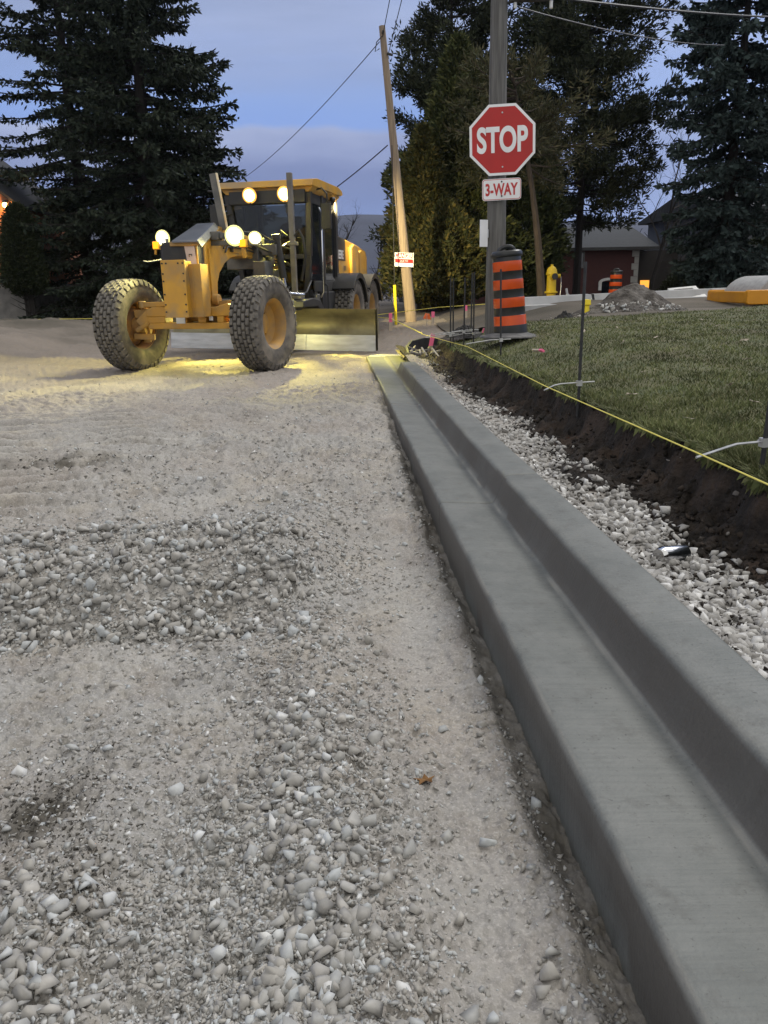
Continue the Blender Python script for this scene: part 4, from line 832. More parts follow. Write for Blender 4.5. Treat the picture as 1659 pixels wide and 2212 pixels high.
for p_, r_ in HOSE: gpart(MB().tube(p_, r_, 7), 'hydraulic_hose', 'hose')
# drawbar, circle, saddle, lift rams
mb = MB(); mb.bar((0, 0.35, 0.84), (-0.62, 2.2, 0.92), 0.14, 0.12); mb.bar((0, 0.35, 0.84), (0.62, 2.2, 0.92), 0.14, 0.12); mb.box(-0.70, 0.70, 2.1, 2.3, 0.86, 1.0); mb.box(-0.45, 0.45, 1.5, 2.2, 0.99, 1.02); mb.ball((0, 0.33, 0.84), 0.11); gpart(mb, 'drawbar', 'dark_steel', 0.012)
mb = MB(); mb.lathe([(0.62, -0.07), (0.78, -0.07), (0.78, 0.05), (0.62, 0.05), (0.62, -0.07)], 48, X=Matrix.Translation((0.0, 2.72, 0.86)), cap=False); mb.box(-0.06, 0.06, 2.0, 3.4, 0.83, 0.89); mb.box(-0.7, 0.7, 2.66, 2.78, 0.83, 0.89); gpart(mb, 'blade_circle', 'dark_steel', 0.008)
mb = MB(); mb.box(-0.62, 0.62, 2.02, 2.22, 1.72, 1.90); mb.box(-0.26, 0.32, 1.95, 2.3, 1.5, 2.02); mb.box(0.35, 0.62, 1.5, 1.95, 1.08, 1.14); mb.box(0.36, 0.56, 0.95, 1.5, 0.98, 1.03); mb.box(0.25, 0.45, 2.35, 2.7, 1.25, 1.5); mb.box(0.30, 0.52, 1.7, 2.1, 1.3, 1.62); gpart(mb, 'saddle', 'dark_steel', 0.012)
for sx_ in (-1, 1):
    mb = MB(); mb.cyl((sx_*0.60, 2.12, 2.0), (sx_*0.66, 2.2, 1.35), 0.062, n=16); mb.cyl((sx_*0.595, 2.11, 2.06), (sx_*0.60, 2.12, 1.98), 0.075, n=16); r_ = gpart(mb, 'lift_ram', 'black', 0.004)
    mb = MB(); mb.cyl((sx_*0.66, 2.2, 1.36), (sx_*0.70, 2.26, 0.95), 0.032, n=12); gpart(mb, 'ram_rod', 'chrome', parent=r_)
mb = MB(); mb.cyl((0.26, 1.1, 1.12), (0.74, 2.0, 1.10), 0.052, n=16); r_ = gpart(mb, 'side_shift_ram', 'steel', 0.004); mb = MB(); mb.cyl((0.74, 2.0, 1.10), (0.95, 2.4, 1.06), 0.028, n=12); gpart(mb, 'ram_rod', 'chrome', parent=r_)
mb = MB(); mb.box(0.25, 0.95, 1.2, 1.85, 0.955, 0.985); mb.box(0.26, 0.40, 1.0, 1.2, 0.90, 0.96); gpart(mb, 'step_plate', mat('chequer_plate', (0.34, 0.36, 0.32), (0.25, 0.26, 0.24), rough=0.4, metal=0.5, scale=9), 0.006)
mb = MB(); mb.prism([(2.3, 0.96), (2.9, 1.0), (3.4, 0.95), (3.62, 0.80), (3.70, 0.55), (3.55, 0.55), (3.42, 0.74), (3.2, 0.84), (2.3, 0.84)], 0.55, 0.98, 'x'); gpart(mb, 'front_guard', 'black', 0.02)
mb = MB(); mb.box(0.50, 0.78, 3.1, 3.35, 0.50, 0.72); mb.box(0.1, 0.5, 2.9, 3.3, 0.92, 1.06); mb.box(0.2, 0.48, 2.5, 2.9, 1.04, 1.12); gpart(mb, 'circle_drive', 'yellow', 0.02)
# blade
def blade_prof(t):   # t 0 bottom .. 1 top
    return (2.86-0.20*sin(pi*t)**0.9*0+0.16*(2*t-0.9)**2*-1+0.12, 0.30+0.53*t)
front = [blade_prof(t) for t in np.linspace(0, 1, 14)]; back_ = [(y+0.03, z) for y, z in front[::-1]]
BX = Matrix.Translation((0.12, 0, 0.0)) @ Matrix.Rotation(radians(1.2), 4, 'Y')
mb = MB(); mb.prism(front+back_, -1.98, 2.02, 'x', X=BX); bl = gpart(mb, 'moldboard', 'mold', ang=25)
y0, z0 = front[0]
for a, b_ in ((-1.98, -0.66), (-0.655, 0.70), (0.705, 2.02)): gpart(MB().prism([(y0-0.012, z0+0.07), (y0-0.055, 0.085), (y0-0.04, 0.08), (y0+0.015, z0+0.06)], a, b_, 'x', X=BX), 'cutting_edge', 'edge_steel', 0.003, parent=bl)
mb = MB(); mb.prism([(y0-0.060, 0.10), (y0+0.03, 0.10), (front[-1][0]+0.03, 0.84), (front[-1][0]-0.01, 0.84), (front[7][0]-0.012, front[7][1]), (front[3][0]-0.012, front[3][1])], 2.022, 2.045, 'x', X=BX); gpart(mb, 'end_bit', 'mold', 0.003, parent=bl)
mb = MB(); mb.prism([(p[0]-0.004, p[1]) for p in front]+[(p[0]-0.001, p[1]) for p in front[::-1]], 1.66, 2.02, 'x', X=BX); gpart(mb, 'wear_plate', 'mold', parent=bl)
for x in (-0.55, 0.55): gpart(MB().bar((x, 2.9, 0.84), (x, 3.02, 0.5), 0.12, 0.10), 'blade_arm', 'dark_steel', 0.01)
# rear body
mb = MB(); mb.prism([(5.05, 1.20), (5.05, 2.16), (5.35, 2.20), (7.0, 2.10), (7.9, 2.00), (8.05, 1.85), (8.05, 1.20)], -0.66, 0.86, 'x'); eh = gpart(mb, 'engine_hood', 'yellow', 0.03)
mb = MB(); mb.prism([(5.06, 1.72), (5.06, 2.15), (5.35, 2.185), (5.86, 2.160), (5.86, 1.72)], 0.8605, 0.868, 'x'); pnl = gpart(mb, 'name_panel', 'black', parent=eh)
tx = text('DEERE', 0.24, pnl, 'white', X=Matrix.Translation((0.8695, 5.40, 1.84)) @ Matrix(((0, 0, 1, 0), (1, 0, 0, 0), (0, 1, 0, 0), (0, 0, 0, 1))), width=0.85, bold=0.006)
gpart(MB().box(0.8605, 0.8655, 5.72, 5.80, 1.52, 1.62), 'decal', 'dark_steel', parent=eh); gpart(MB().box(0.8605, 0.8655, 5.86, 5.92, 1.52, 1.62), 'decal', 'dark_steel', parent=eh)
mb = MB(); mb.prism([(6.2, 1.30), (6.2, 2.02), (6.45, 2.10), (6.75, 2.06), (6.85, 1.95), (6.85, 1.30)], 0.855, 0.93, 'x'); gpart(mb, 'vent_cowl', 'yellow', 0.03, parent=eh); gpart(MB().prism([(7.0, 1.30), (7.0, 1.95), (7.2, 2.0), (7.6, 1.94), (7.7, 1.85), (7.7, 1.30)], 0.855, 0.92, 'x'), 'vent_cowl', 'yellow', 0.03, parent=eh)
mb = MB(); mb.box(-0.5, 0.7, 5.0, 6.0, 2.17, 2.235); gpart(mb, 'hood_top', 'black', 0.02, parent=eh)
mb = MB(); mb.box(-0.45, 0.62, 4.9, 8.0, 0.80, 1.22); mb.box(0.60, 0.90, 4.85, 5.4, 0.92, 1.2); mb.box(0.62, 0.82, 4.7, 5.0, 0.55, 1.0); gpart(mb, 'rear_frame', 'yellow_dirty', 0.02)
for sx_ in (-1, 1):
    mb = MB(); mb.prism([(4.75, 0.55), (4.75, 0.80), (5.2, 0.92), (6.8, 0.92), (7.2, 0.80), (7.2, 0.55), (6.8, 0.45), (5.2, 0.45)], sx_*0.62, sx_*0.84, 'x'); gpart(mb, 'tandem_case', 'yellow_dirty', 0.02)
    for yc in (5.22, 6.76):
        arc = [(yc-0.80*cos(a), 0.66+0.80*sin(a)) for a in np.linspace(radians(38), radians(165), 14)]; ai = [(yc-0.765*cos(a), 0.66+0.765*sin(a)) for a in np.linspace(radians(165), radians(38), 14)]
        mb = MB(); mb.prism(arc+ai, sx_*0.80, sx_*1.31, 'x'); mb.prism([(yc-0.80*cos(a), 0.66+0.80*sin(a)) for a in np.linspace(radians(38), radians(165), 14)]+[(yc-0.70*cos(a), 0.66+0.70*sin(a)) for a in np.linspace(radians(165), radians(38), 14)], sx_*1.31, sx_*1.335, 'x'); gpart(mb, 'fender', 'black', 0.004)

# ---------------------------------------------------------------- the driver in the cab
def skin_person(name, pts, edges, rad, root, m_, loc, rz):
    me = bpy.data.meshes.new(name); me.from_pydata(pts, edges, []); me.materials.append(M[m_])
    o = bpy.data.objects.new(name, me); COL.objects.link(o); o.location = loc; o.rotation_euler = (0, 0, rz)
    bm = bmesh.new(); bm.from_mesh(me); lay = bm.verts.layers.skin.verify(); bm.verts.ensure_lookup_table()
    for i, v in enumerate(bm.verts): v[lay].radius = rad[i] if isinstance(rad[i], tuple) else (rad[i], rad[i]); v[lay].use_root = (i == root)
    bm.to_mesh(me); bm.free()
    md = o.modifiers.new('skin', 'SKIN'); md.use_smooth_shade = True; o.modifiers.new('sub', 'SUBSURF').levels = 1; o.modifiers['sub'].render_levels = 2
    return o
px_ = [(0.14, 4.50, 1.84), (0.14, 4.52, 2.08), (0.14, 4.48, 2.28), (0.14, 4.45, 2.45), (0.14, 4.42, 2.54), (0.14, 4.40, 2.64), (0.14, 4.41, 2.74)]
ed = [(0, 1), (1, 2), (2, 3), (3, 4), (4, 5), (5, 6)]; rad = [(0.17, 0.13), (0.16, 0.12), (0.19, 0.12), (0.07, 0.07), (0.062, 0.062), (0.082, 0.10), (0.07, 0.08)]
for sg in (-1, 1):
    k = len(px_); px_ += [(0.14+sg*0.19, 4.46, 2.34), (0.14+sg*0.27, 4.30, 2.10), (0.14+sg*0.20, 4.04, 2.06), (0.14+sg*0.19, 3.95, 2.08)]; rad += [0.065, 0.05, 0.036, 0.034]
    ed += [(2, k), (k, k+1), (k+1, k+2), (k+2, k+3)]
    for q in range(4):
        j = len(px_); px_ += [(0.14+sg*(0.205), 3.905, 2.05+0.022*q), (0.14+sg*0.185, 3.875, 2.05+0.022*q), (0.14+sg*0.165, 3.89, 2.05+0.022*q)]; rad += [0.010, 0.0095, 0.008]; ed += [(k+3, j), (j, j+1), (j+1, j+2)]
    j = len(px_); px_ += [(0.14+sg*0.165, 3.93, 2.12), (0.14+sg*0.15, 3.895, 2.12)]; rad += [0.011, 0.009]; ed += [(k+3, j), (j, j+1)]
    k = len(px_); px_ += [(0.14+sg*0.10, 4.44, 1.83), (0.14+sg*0.16, 4.05, 1.84), (0.14+sg*0.16, 3.98, 1.42), (0.14+sg*0.16, 3.98, 1.24), (0.14+sg*0.17, 3.82, 1.20)]; rad += [0.10, 0.07, 0.052, 0.042, 0.04]
    ed += [(0, k), (k, k+1), (k+1, k+2), (k+2, k+3), (k+3, k+4)]
M['jacket'] = mat('driver_jacket', (0.10, 0.035, 0.03), (0.06, 0.025, 0.022), rough=0.9, scale=12)
M['cap'] = mat('dark_cap', (0.03, 0.03, 0.035), rough=0.9)
pers = skin_person('person', px_, ed, rad, 0, 'jacket', G_O, -G_ANG)
tag(pers, 'driver in dark jacket and peaked cap seated inside the grader cab', 'person')
mb = MB(); mb.ball((0.14, 4.41, 2.745), 0.105, (0.92, 1.05, 0.72), 16, 8); mb.prism([(0.06, 4.34), (0.07, 4.26), (0.10, 4.215), (0.18, 4.215), (0.21, 4.26), (0.22, 4.34)], 2.725, 2.738, 'z'); mb.build('cap', 'cap', pers)
M['skin'] = mat('skin', (0.30, 0.17, 0.12), rough=0.6)
mb = MB(); mb.prism([(0.075, 2.60), (0.10, 2.575), (0.18, 2.575), (0.205, 2.60), (0.212, 2.66), (0.205, 2.71), (0.075, 2.71), (0.068, 2.66)], 4.325, 4.40, 'y'); mb.prism([(4.325, 2.64), (4.295, 2.645), (4.325, 2.69)], 0.125, 0.155, 'x'); mb.build('face', 'skin', pers, bevel=0.012)

# ================================================================ TREES
M['spruce'] = mat_attr('spruce_needles', [(0, (0.012, 0.019, 0.013)), (0.6, (0.024, 0.034, 0.022)), (1, (0.045, 0.055, 0.034))], rough=0.9, bump=0, noise=0.3, nscale=0.8)
M['blue_spruce'] = mat_attr('blue_spruce_needles', [(0, (0.020, 0.032, 0.030)), (0.6, (0.036, 0.054, 0.050)), (1, (0.06, 0.082, 0.076))], rough=0.9, bump=0, noise=0.3, nscale=0.8)
M['pine'] = mat_attr('pine_needles', [(0, (0.016, 0.022, 0.013)), (0.6, (0.030, 0.038, 0.020)), (1, (0.055, 0.058, 0.030))], rough=0.9, bump=0, noise=0.35, nscale=0.7)
M['pine_pale'] = mat_attr('pale_pine_needles', [(0, (0.035, 0.040, 0.020)), (0.6, (0.065, 0.064, 0.030)), (1, (0.10, 0.085, 0.045))], rough=0.9, bump=0, noise=0.35, nscale=0.7)
M['cedar'] = mat_attr('cedar_leaf', [(0, (0.026, 0.036, 0.013)), (0.6, (0.055, 0.066, 0.022)), (1, (0.115, 0.115, 0.038))], rough=0.85, bump=0, noise=0.35, nscale=1.0)
M['cedar_lamplit'] = mat_attr('lamplit_cedar_leaf', [(0, (0.03, 0.038, 0.013)), (0.6, (0.070, 0.070, 0.022)), (1, (0.135, 0.105, 0.028))], rough=0.85, bump=0, noise=0.35, nscale=1.0)  # yellowed cedar green: glow of the side lamp put into the leaf colour
M['cedar_dark'] = mat_attr('dark_cedar_leaf', [(0, (0.012, 0.018, 0.008)), (0.6, (0.022, 0.032, 0.012)), (1, (0.045, 0.05, 0.02))], rough=0.9, bump=0, noise=0.3, nscale=1.2)
M['shrub'] = mat_attr('shrub_leaf', [(0, (0.012, 0.017, 0.008)), (1, (0.03, 0.038, 0.016))], rough=0.9, bump=0, noise=0.3, nscale=1.0)
M['litter'] = mat_attr('leaf_litter', [(0, (0.06, 0.045, 0.03)), (1, (0.17, 0.12, 0.07))], rough=0.9, bump=0, noise=0.3, nscale=1.0)

def unit(v): return v/np.maximum(np.linalg.norm(v, axis=-1, keepdims=True), 1e-9)
def cards(P, D, ln, wd, r):
    """leaf-sized diamonds: centre-base P, direction D"""
    n = len(P); s = unit(np.cross(D, r.normal(size=(n, 3)))); ln = ln[:, None]; wd = wd[:, None]
    V = np.stack([P, P+D*ln*0.45+s*wd, P+D*ln, P+D*ln*0.45-s*wd], 1); return V
def trunk_tubes(segs, n=6):
    """segs: list of (points, radii)"""
    mb = MB()
    for p, r in segs: mb.tube(p, list(r), n)
    return mb
def conifer(name, label, x, y, z, H, R, crown0=0.08, nb=190, seed=1, m_='spruce', prof=lambda t: (1-t)**0.85, droop=0.35, hang=0.7, cl=0.17, cw=0.03, step=0.10, trunk_r=0.28, lean=(0, 0), group=None, bark='bark', top=1.0, gap=0.0, ncard=4):
    r = np.random.default_rng(seed); t_ = thing(name, label, 'tree', (x, y, z), r.uniform(0, 6), group)
    segs = [([(lean[0]*q*H, lean[1]*q*H, H*q) for q in np.linspace(-0.02, top, 9)], np.linspace(trunk_r, trunk_r*0.10, 9))]
    VV = []
    for i in range(nb):
        tt = crown0+(1-crown0)*((i+r.random())/nb)**1.12; h = H*tt; t = (tt-crown0)/(1-crown0)
        L_ = R*prof(t)*r.uniform(0.62, 1.12)+0.12; az = r.uniform(0, 2*pi)
        if gap and r.random() < gap*(1-t): continue
        o = np.array([cos(az), sin(az), 0.0]); up = 0.35*t-0.18*(1-t)+r.normal(0, 0.07)
        s = np.linspace(0, 1, 7); bp_ = np.stack([lean[0]*h+o[0]*L_*s, lean[1]*h+o[1]*L_*s, h+L_*(up*s-droop*s**2+droop*0.75*s**4)], 1)
        bp_[:, :2] += r.normal(0, 0.03*L_, 2)*s[:, None]**2
        if L_ > 0.5: segs.append((bp_[::2].tolist(), [0.012+0.018*L_/3*q for q in (1.6, 1.0, 0.6, 0.25)]))
        ns = max(3, int(L_/step)); q = (0.14+0.86*(np.arange(ns)+r.random(ns))/ns); q = np.clip(q, 0, 1)
        pos = np.stack([np.interp(q, s, bp_[:, k]) for k in range(3)], 1); tan = unit(np.gradient(bp_, axis=0)); td = np.stack([np.interp(q, s, tan[:, k]) for k in range(3)], 1)
        sd = unit(np.cross(td, [0, 0, 1.0]))
        for sg in (-1, 1):
            tw = unit(td*0.65+sd*sg*r.uniform(0.4, 1.0, (ns, 1))+np.array([0, 0, -1.0])*hang*r.random((ns, 1))); tl = (0.16+0.34*r.random(ns))*(1.05-0.55*q)*min(1.3, 0.45+L_/3.2)
            for c_ in range(ncard):
                f_ = (c_+r.random(ns))/ncard; b0 = pos+tw*(tl*f_)[:, None]
                dd = unit(tw+r.normal(0, 0.55, (ns, 3))); VV.append(cards(b0, dd, cl*r.uniform(0.7, 1.3, ns), cw*r.uniform(0.7, 1.4, ns), r))
        tip = pos[-1:]; VV.append(cards(np.repeat(tip, 3, 0), unit(np.repeat(td[-1:], 3, 0)+r.normal(0, 0.25, (3, 3))), np.full(3, cl*1.3), np.full(3, cw), r))
    V = np.concatenate(VV); n = len(V)
    np_mesh('crown', V.reshape(-1, 3), np.arange(n*4).reshape(-1, 4), m_, rnd=np.repeat(r.random(n), 4), parent=t_)
    trunk_tubes(segs, 6).build('trunk', bark, t_, smooth=True); return t_
def pine_tree(name, label, x, y, z, H, R, crown0=0.3, nb=95, seed=1, m_='pine', prof=lambda t: (1-t)**0.6, trunk_r=0.2, per=15, ncard=13, cl=0.17, cw=0.016, tuft=0.30, lean=(0, 0), bark='bark', curve=0.0, az=None):
    r = np.random.default_rng(seed); t_ = thing(name, label, 'tree', (x, y, z), 0)
    ax = lambda q: (lean[0]*q*H+curve*sin(q*4.0), lean[1]*q*H, H*q)
    segs = [([ax(q) for q in np.linspace(-0.02, 1, 11)], np.linspace(trunk_r, trunk_r*0.15, 11))]; VV = []
    for i in range(nb):
        tt = crown0+(1-crown0)*(i+r.random())/nb; t = (tt-crown0)/(1-crown0); L_ = R*prof(t)*r.uniform(0.55, 1.15)+0.2; a = r.uniform(*(az or (0, 2*pi)))
        b0 = np.array(ax(tt)); o = np.array([cos(a), sin(a), 0]); up = r.uniform(-0.05, 0.35)+0.5*t
        s = np.linspace(0, 1, 6); bp_ = b0+o*(L_*s)[:, None]+np.array([0, 0, 1.0])*(L_*(up*s**1.3-0.25*s+0.12*s**3))[:, None]
        segs.append((bp_.tolist()[::2]+[bp_[-1].tolist()], [0.03, 0.022, 0.014, 0.006]))
        nt_ = max(3, int(per*L_/R)); q = 0.30+0.70*r.random(nt_)**0.8
        c = np.stack([np.interp(q, s, bp_[:, k]) for k in range(3)], 1)+r.normal(0, 1, (nt_, 3))*np.array([0.22, 0.22, 0.12])*L_*0.45*q[:, None]
        out_ = unit(c-b0+np.array([0, 0, 0.3])); k = ncard
        base = np.repeat(c, k, 0)+r.normal(0, 0.05, (nt_*k, 3)); dd = unit(np.repeat(out_, k, 0)*0.8+r.normal(0, 0.75, (nt_*k, 3))+np.array([0, 0, 0.25])); base = base+dd*(tuft*0.5*r.random(nt_*k))[:, None]
        VV.append(cards(base, dd, cl*r.uniform(0.7, 1.3, nt_*k), cw*r.uniform(0.8, 1.4, nt_*k), r))
    V = np.concatenate(VV); n = len(V)
    np_mesh('crown', V.reshape(-1, 3), np.arange(n*4).reshape(-1, 4), m_, rnd=np.repeat(r.random(n), 4), parent=t_)
    trunk_tubes(segs, 6).build('trunk', bark, t_); return t_
def cedar(name, label, x, y, z, H, R, seed=1, m_='cedar', n=5200, base=0.12, prof=None, cat='tree', cl=0.15, cw=0.022, trunks=3, lumps=0.30, bark='bark_light', fan=5, group=None, trunk_r=0.09):
    r = np.random.default_rng(seed); t_ = thing(name, label, cat, (x, y, z), 0, group)
    prof = prof or (lambda t: np.clip(1-t, 0, 1)**0.75*np.clip(t/0.12, 0.3, 1))
    t = base+(1-base)*r.random(n)**1.25; a = r.uniform(0, 2*pi, n); tn = (t-base)/(1-base)
    lump = 1+lumps*(2*fbm(a*1.9+seed, t*H*0.9, 4, seed+3)-1)*1.6
    rr_ = R*prof(tn)*lump*(0.35+0.65*r.random(n)**0.45)
    c = np.stack([rr_*np.cos(a), rr_*np.sin(a), t*H], 1); o = np.stack([np.cos(a), np.sin(a), np.full(n, 0.55)], 1)
    base_ = np.repeat(c, fan, 0)+r.normal(0, 0.05, (n*fan, 3)); dd = unit(np.repeat(o, fan, 0)+r.normal(0, 0.55, (n*fan, 3)))
    V = cards(base_, dd, cl*r.uniform(0.6, 1.3, n*fan), cw*r.uniform(0.7, 1.5, n*fan), r)
    np_mesh('crown', V.reshape(-1, 3), np.arange(n*fan*4).reshape(-1, 4), m_, rnd=np.repeat(r.random(n*fan), 4), parent=t_)
    segs = []
    for k in range(trunks):
        aa = r.uniform(0, 2*pi); rr0 = 0.16*R*r.random(); p = [(rr0*cos(aa)*(1+1.2*q), rr0*sin(aa)*(1+1.2*q), H*0.85*q-0.05) for q in (0, 0.15, 0.35, 0.7, 1.0)]; segs.append((p, [trunk_r, trunk_r*0.85, trunk_r*0.65, trunk_r*0.35, 0.015]))
        for j in range(14):
            q = r.uniform(0.1, 0.8); a2 = r.uniform(0, 2*pi); L_ = R*0.8*(1-q)+0.2; b0 = np.array([p[0][0], p[0][1], H*0.85*q]); segs.append(([b0, b0+np.array([cos(a2)*L_*0.5, sin(a2)*L_*0.5, L_*0.2]), b0+np.array([cos(a2)*L_, sin(a2)*L_, L_*0.5])], [0.02, 0.012, 0.004]))
    trunk_tubes(segs, 6).build('trunk', bark, t_); return t_
def bare_segs(r, H, tr, depth=4, spread=0.55, nchild=4, crown0=0.25):
    segs = []
    def grow(p, d, L_, rad, k):
        pts = [p]; q = p.copy(); dd = d.copy()
        for s in range(4): dd = unit(dd+r.normal(0, 0.12, 3)+np.array([0, 0, 0.05])); q = q+dd*L_/4; pts.append(q.copy())
        segs.append((pts, list(np.linspace(rad, rad*0.45, 5)))) 
        if k == 0: return
        for c in range(nchild+(k == depth)*3):
            f_ = r.uniform(crown0 if k == depth else 0.25, 1.0); i = min(3, int(f_*4)); b0 = pts[i]+(pts[i+1]-pts[i])*(f_*4-i)
            nd = unit(dd+r.normal(0, spread, 3)+np.array([0, 0, 0.15])); grow(b0, nd, L_*r.uniform(0.38, 0.62), rad*0.45, k-1)
    grow(np.array([0, 0, -0.1]), np.array([0.0, 0, 1]), H*0.62, tr, depth); return segs
def bare_tree(name, label, x, y, z, H, seed=1, tr=0.1, depth=4, nchild=4, group=None, cat='tree', spread=0.55):
    r = np.random.default_rng(seed); t_ = thing(name, label, cat, (x, y, z), 0, group); s = bare_segs(r, H, tr, depth, spread, nchild)
    trunk_tubes(s[:1], 7).build('trunk', 'bark', t_); trunk_tubes(s[1:], 3).build('branches', 'twig', t_, smooth=False); return t_

# big spruces on the left
conifer('spruce_tree', 'dense tall dark spruce behind the grader with long drooping boughs against the sky', -6.35, 30, 0.25, 17.0, 4.5, 0.04, 400, 11, 'spruce', lambda t: (1-t)**0.80, 0.30, 0.9, 0.19, 0.042, 0.085, 0.30, ncard=5)
conifer('spruce_tree', 'tall spruce nearest the left edge, its thin ragged boughs showing sky between them', -9.4, 32, 0.25, 18.5, 4.6, 0.06, 260, 12, 'spruce', lambda t: (1-t)**0.70, 0.22, 0.7, 0.19, 0.038, 0.10, 0.28, gap=0.12)
conifer('spruce_tree', 'small spruce with a narrow spiky tip, right of the two big spruces', -4.55, 30.5, 0.25, 7.0, 1.7, 0.05, 110, 13, 'spruce', lambda t: (1-t)**0.7, 0.25, 0.7, 0.17, 0.038, 0.085, 0.12)
# group on the right
pine_tree('pine_tree', 'dense round-topped dark pine rising behind the leaning utility pole', 4.6, 31, 0.1, 11.6, 2.7, 0.12, 150, 21, 'pine', lambda t: np.clip(1-t, 0, 1)**0.38, 0.22, 46, 16, 0.18, 0.026, 0.36)
cedar('cedar_tree', 'tall green cedar right of the leaning utility pole, directly left of the stop sign', 4.05, 25.8, 0.15, 8.2, 2.35, 31, 'cedar', 17000, 0.10, None, 'tree', 0.17, 0.030, 3, 0.7)
cedar('cedar_tree', 'loose green cedar directly behind the leaning pole', 2.85, 24.6, 0.12, 5.6, 1.15, 32, 'cedar_lamplit', 8000, 0.14, lambda t: np.clip(1-t, 0, 1)**0.62*np.clip(t/0.10, 0.45, 1), 'tree', 0.16, 0.030, 4, 0.75)
cedar('cedar_tree', 'low lamp-lit cedar with bare stems, just right of the leaning pole foot', 3.35, 23.8, 0.14, 3.4, 1.55, 37, 'cedar_lamplit', 6200, 0.18, lambda t: np.clip(1-t**1.6, 0, 1)**0.9*np.clip(t/0.14, 0.30, 1), 'tree', 0.17, 0.032, 5, 1.0)
cedar('cedar_tree', 'bushy dark green cedar behind the stop sign pole', 6.1, 26.5, 0.3, 7.4, 1.9, 33, 'cedar_dark', 11000, 0.08, None, 'tree', 0.17, 0.030, 3, 0.5)
pine_tree('pine_tree', 'tallest dark pine right of the stop sign with a straight bare lower trunk', 9.3, 30, 0.5, 14.5, 3.3, 0.20, 210, 22, 'pine', lambda t: np.clip(1-t, 0, 1)**0.42*np.clip(0.45+2.2*t, 0, 1), 0.16, 48, 16, 0.19, 0.026, 0.36, bark='bark')
pine_tree('pine_tree', 'slender pale pine with a crooked light brown trunk right of the stop sign pole', 5.85, 22, 0.8, 5.9, 2.0, 0.58, 40, 23, 'pine_pale', lambda t: np.clip(1-t, 0, 1)**0.4, 0.13, 20, 16, 0.20, 0.014, lean=(-0.16, 0), bark='bark_light', curve=0.10)
conifer('spruce_tree', 'blue-green spruce at the right edge with heavy hanging boughs', 12.2, 24.5, 0.75, 13.5, 2.35, 0.06, 300, 14, 'blue_spruce', lambda t: 0.55*np.clip(1-t, 0, 1)**0.5+0.45*np.sin(np.clip(t*1.1, 0, 1)*pi)*0.9, 0.45, 1.0, 0.17, 0.045, 0.085, 0.20, ncard=5)
# bare trees
bare_tree('bare_tree', 'thin bare tree on the skyline between the grader cab and the leaning pole', 0.6, 42, 0.0, 7.2, 41, 0.10, 4, 4)
bare_tree('bare_tree', 'bare tree behind the clipped cedar at the left edge', -11.5, 36, 0.2, 6.5, 42, 0.10, 4, 4)
bare_tree('bare_tree', 'tall bare tree standing behind the two big spruces', -9.0, 40, 0.2, 10.5, 43, 0.12, 4, 4)
bare_tree('bare_tree', 'bare tree between the tallest pine and the blue-green spruce', 14.5, 36, 0.2, 8.5, 44, 0.10, 4, 4)
bare_tree('bare_tree', 'bare treetop showing above the round-topped pine, left of the sign pole', 7.0, 40, 0.0, 15.5, 45, 0.14, 4, 4)
# clipped cedar by the left house
cedar('cedar_tree', 'narrow clipped cedar on short bare stems in front of the lamp-lit brick wall', -10.35, 28, 0.25, 3.85, 0.66, 34, 'cedar_dark', 7000, 0.28, lambda t: np.clip(1-t**3.2, 0, 1)**0.6*np.clip(t/0.08, 0.6, 1), 'tree', 0.09, 0.020, 4, 0.12, 'bark')
# hedge shrubs
cedar('shrub', 'dark shrub mass in front of the grey house at the right edge', 16.4, 30, 0.45, 2.3, 1.7, 35, 'shrub', 3600, 0.0, lambda t: np.clip(1-t**2, 0, 1)**0.6, 'shrub', 0.13, 0.03, 1)
cedar('shrub', 'low dark shrub right of the lit basement window', 14.6, 31.5, 0.4, 1.5, 1.4, 36, 'shrub', 2400, 0.0, lambda t: np.clip(1-t**2, 0, 1)**0.6, 'shrub', 0.13, 0.03, 1)
bare_tree('bare_shrub', 'leafless shrub in front of the lit basement window', 14.6, 33, 0.4, 3.2, 46, 0.04, 3, 6, None, 'shrub', 0.8)

# far woods in the valley and the escarpment
r = np.random.default_rng(77); segs = []
for k in range(330):
    y = r.uniform(60, 210); x = r.uniform(-0.62, 0.42)*y; h = r.uniform(5, 10); z = float(ground_h(np.array([x]), np.array([y]))[0])-0.3
    p = np.array([x, y, z]); segs.append(([p, p+[r.normal(0, .2), 0, h*0.55], p+[r.normal(0, .5), 0, h]], [0.16, 0.10, 0.03]))
    for j in range(13):
        q = r.uniform(0.12, 0.9); b0 = p+np.array([0, 0, h*q]); a = r.uniform(0, 2*pi); L_ = r.uniform(0.2, 0.45)*h*(1.1-q*0.7); e_ = b0+np.array([cos(a)*L_*0.6, sin(a)*L_*0.6, L_*0.8]); segs.append(([b0, (b0+e_)/2+r.normal(0, .15, 3), e_], [0.07, 0.05, 0.02]))
        for _ in range(2): segs.append((((b0+e_)/2, (b0+e_)/2+r.normal(0, 0.9, 3)+[0, 0, 0.6]), [0.04, 0.015]))
fw = trunk_tubes(segs, 3).build('far_wood', mat('far_twigs', (0.026, 0.024, 0.03), (0.018, 0.017, 0.021), rough=1, scale=0.2), smooth=False); tag(fw, kind='stuff')
xs = np.linspace(-1500, 1700, 200); prof_ = []; rows_ = [0, 0.12, 0.3, 0.55, 0.80, 0.93, 1.0, 1.02]
X = np.repeat(xs[None], 8, 0); q = np.array(rows_)[:, None]; top_ = 112+6*(fbm(xs*0.008, xs*0, 4, 5)-0.5)-14*ss(110, 420, xs)-10*ss(-150, -700, xs)
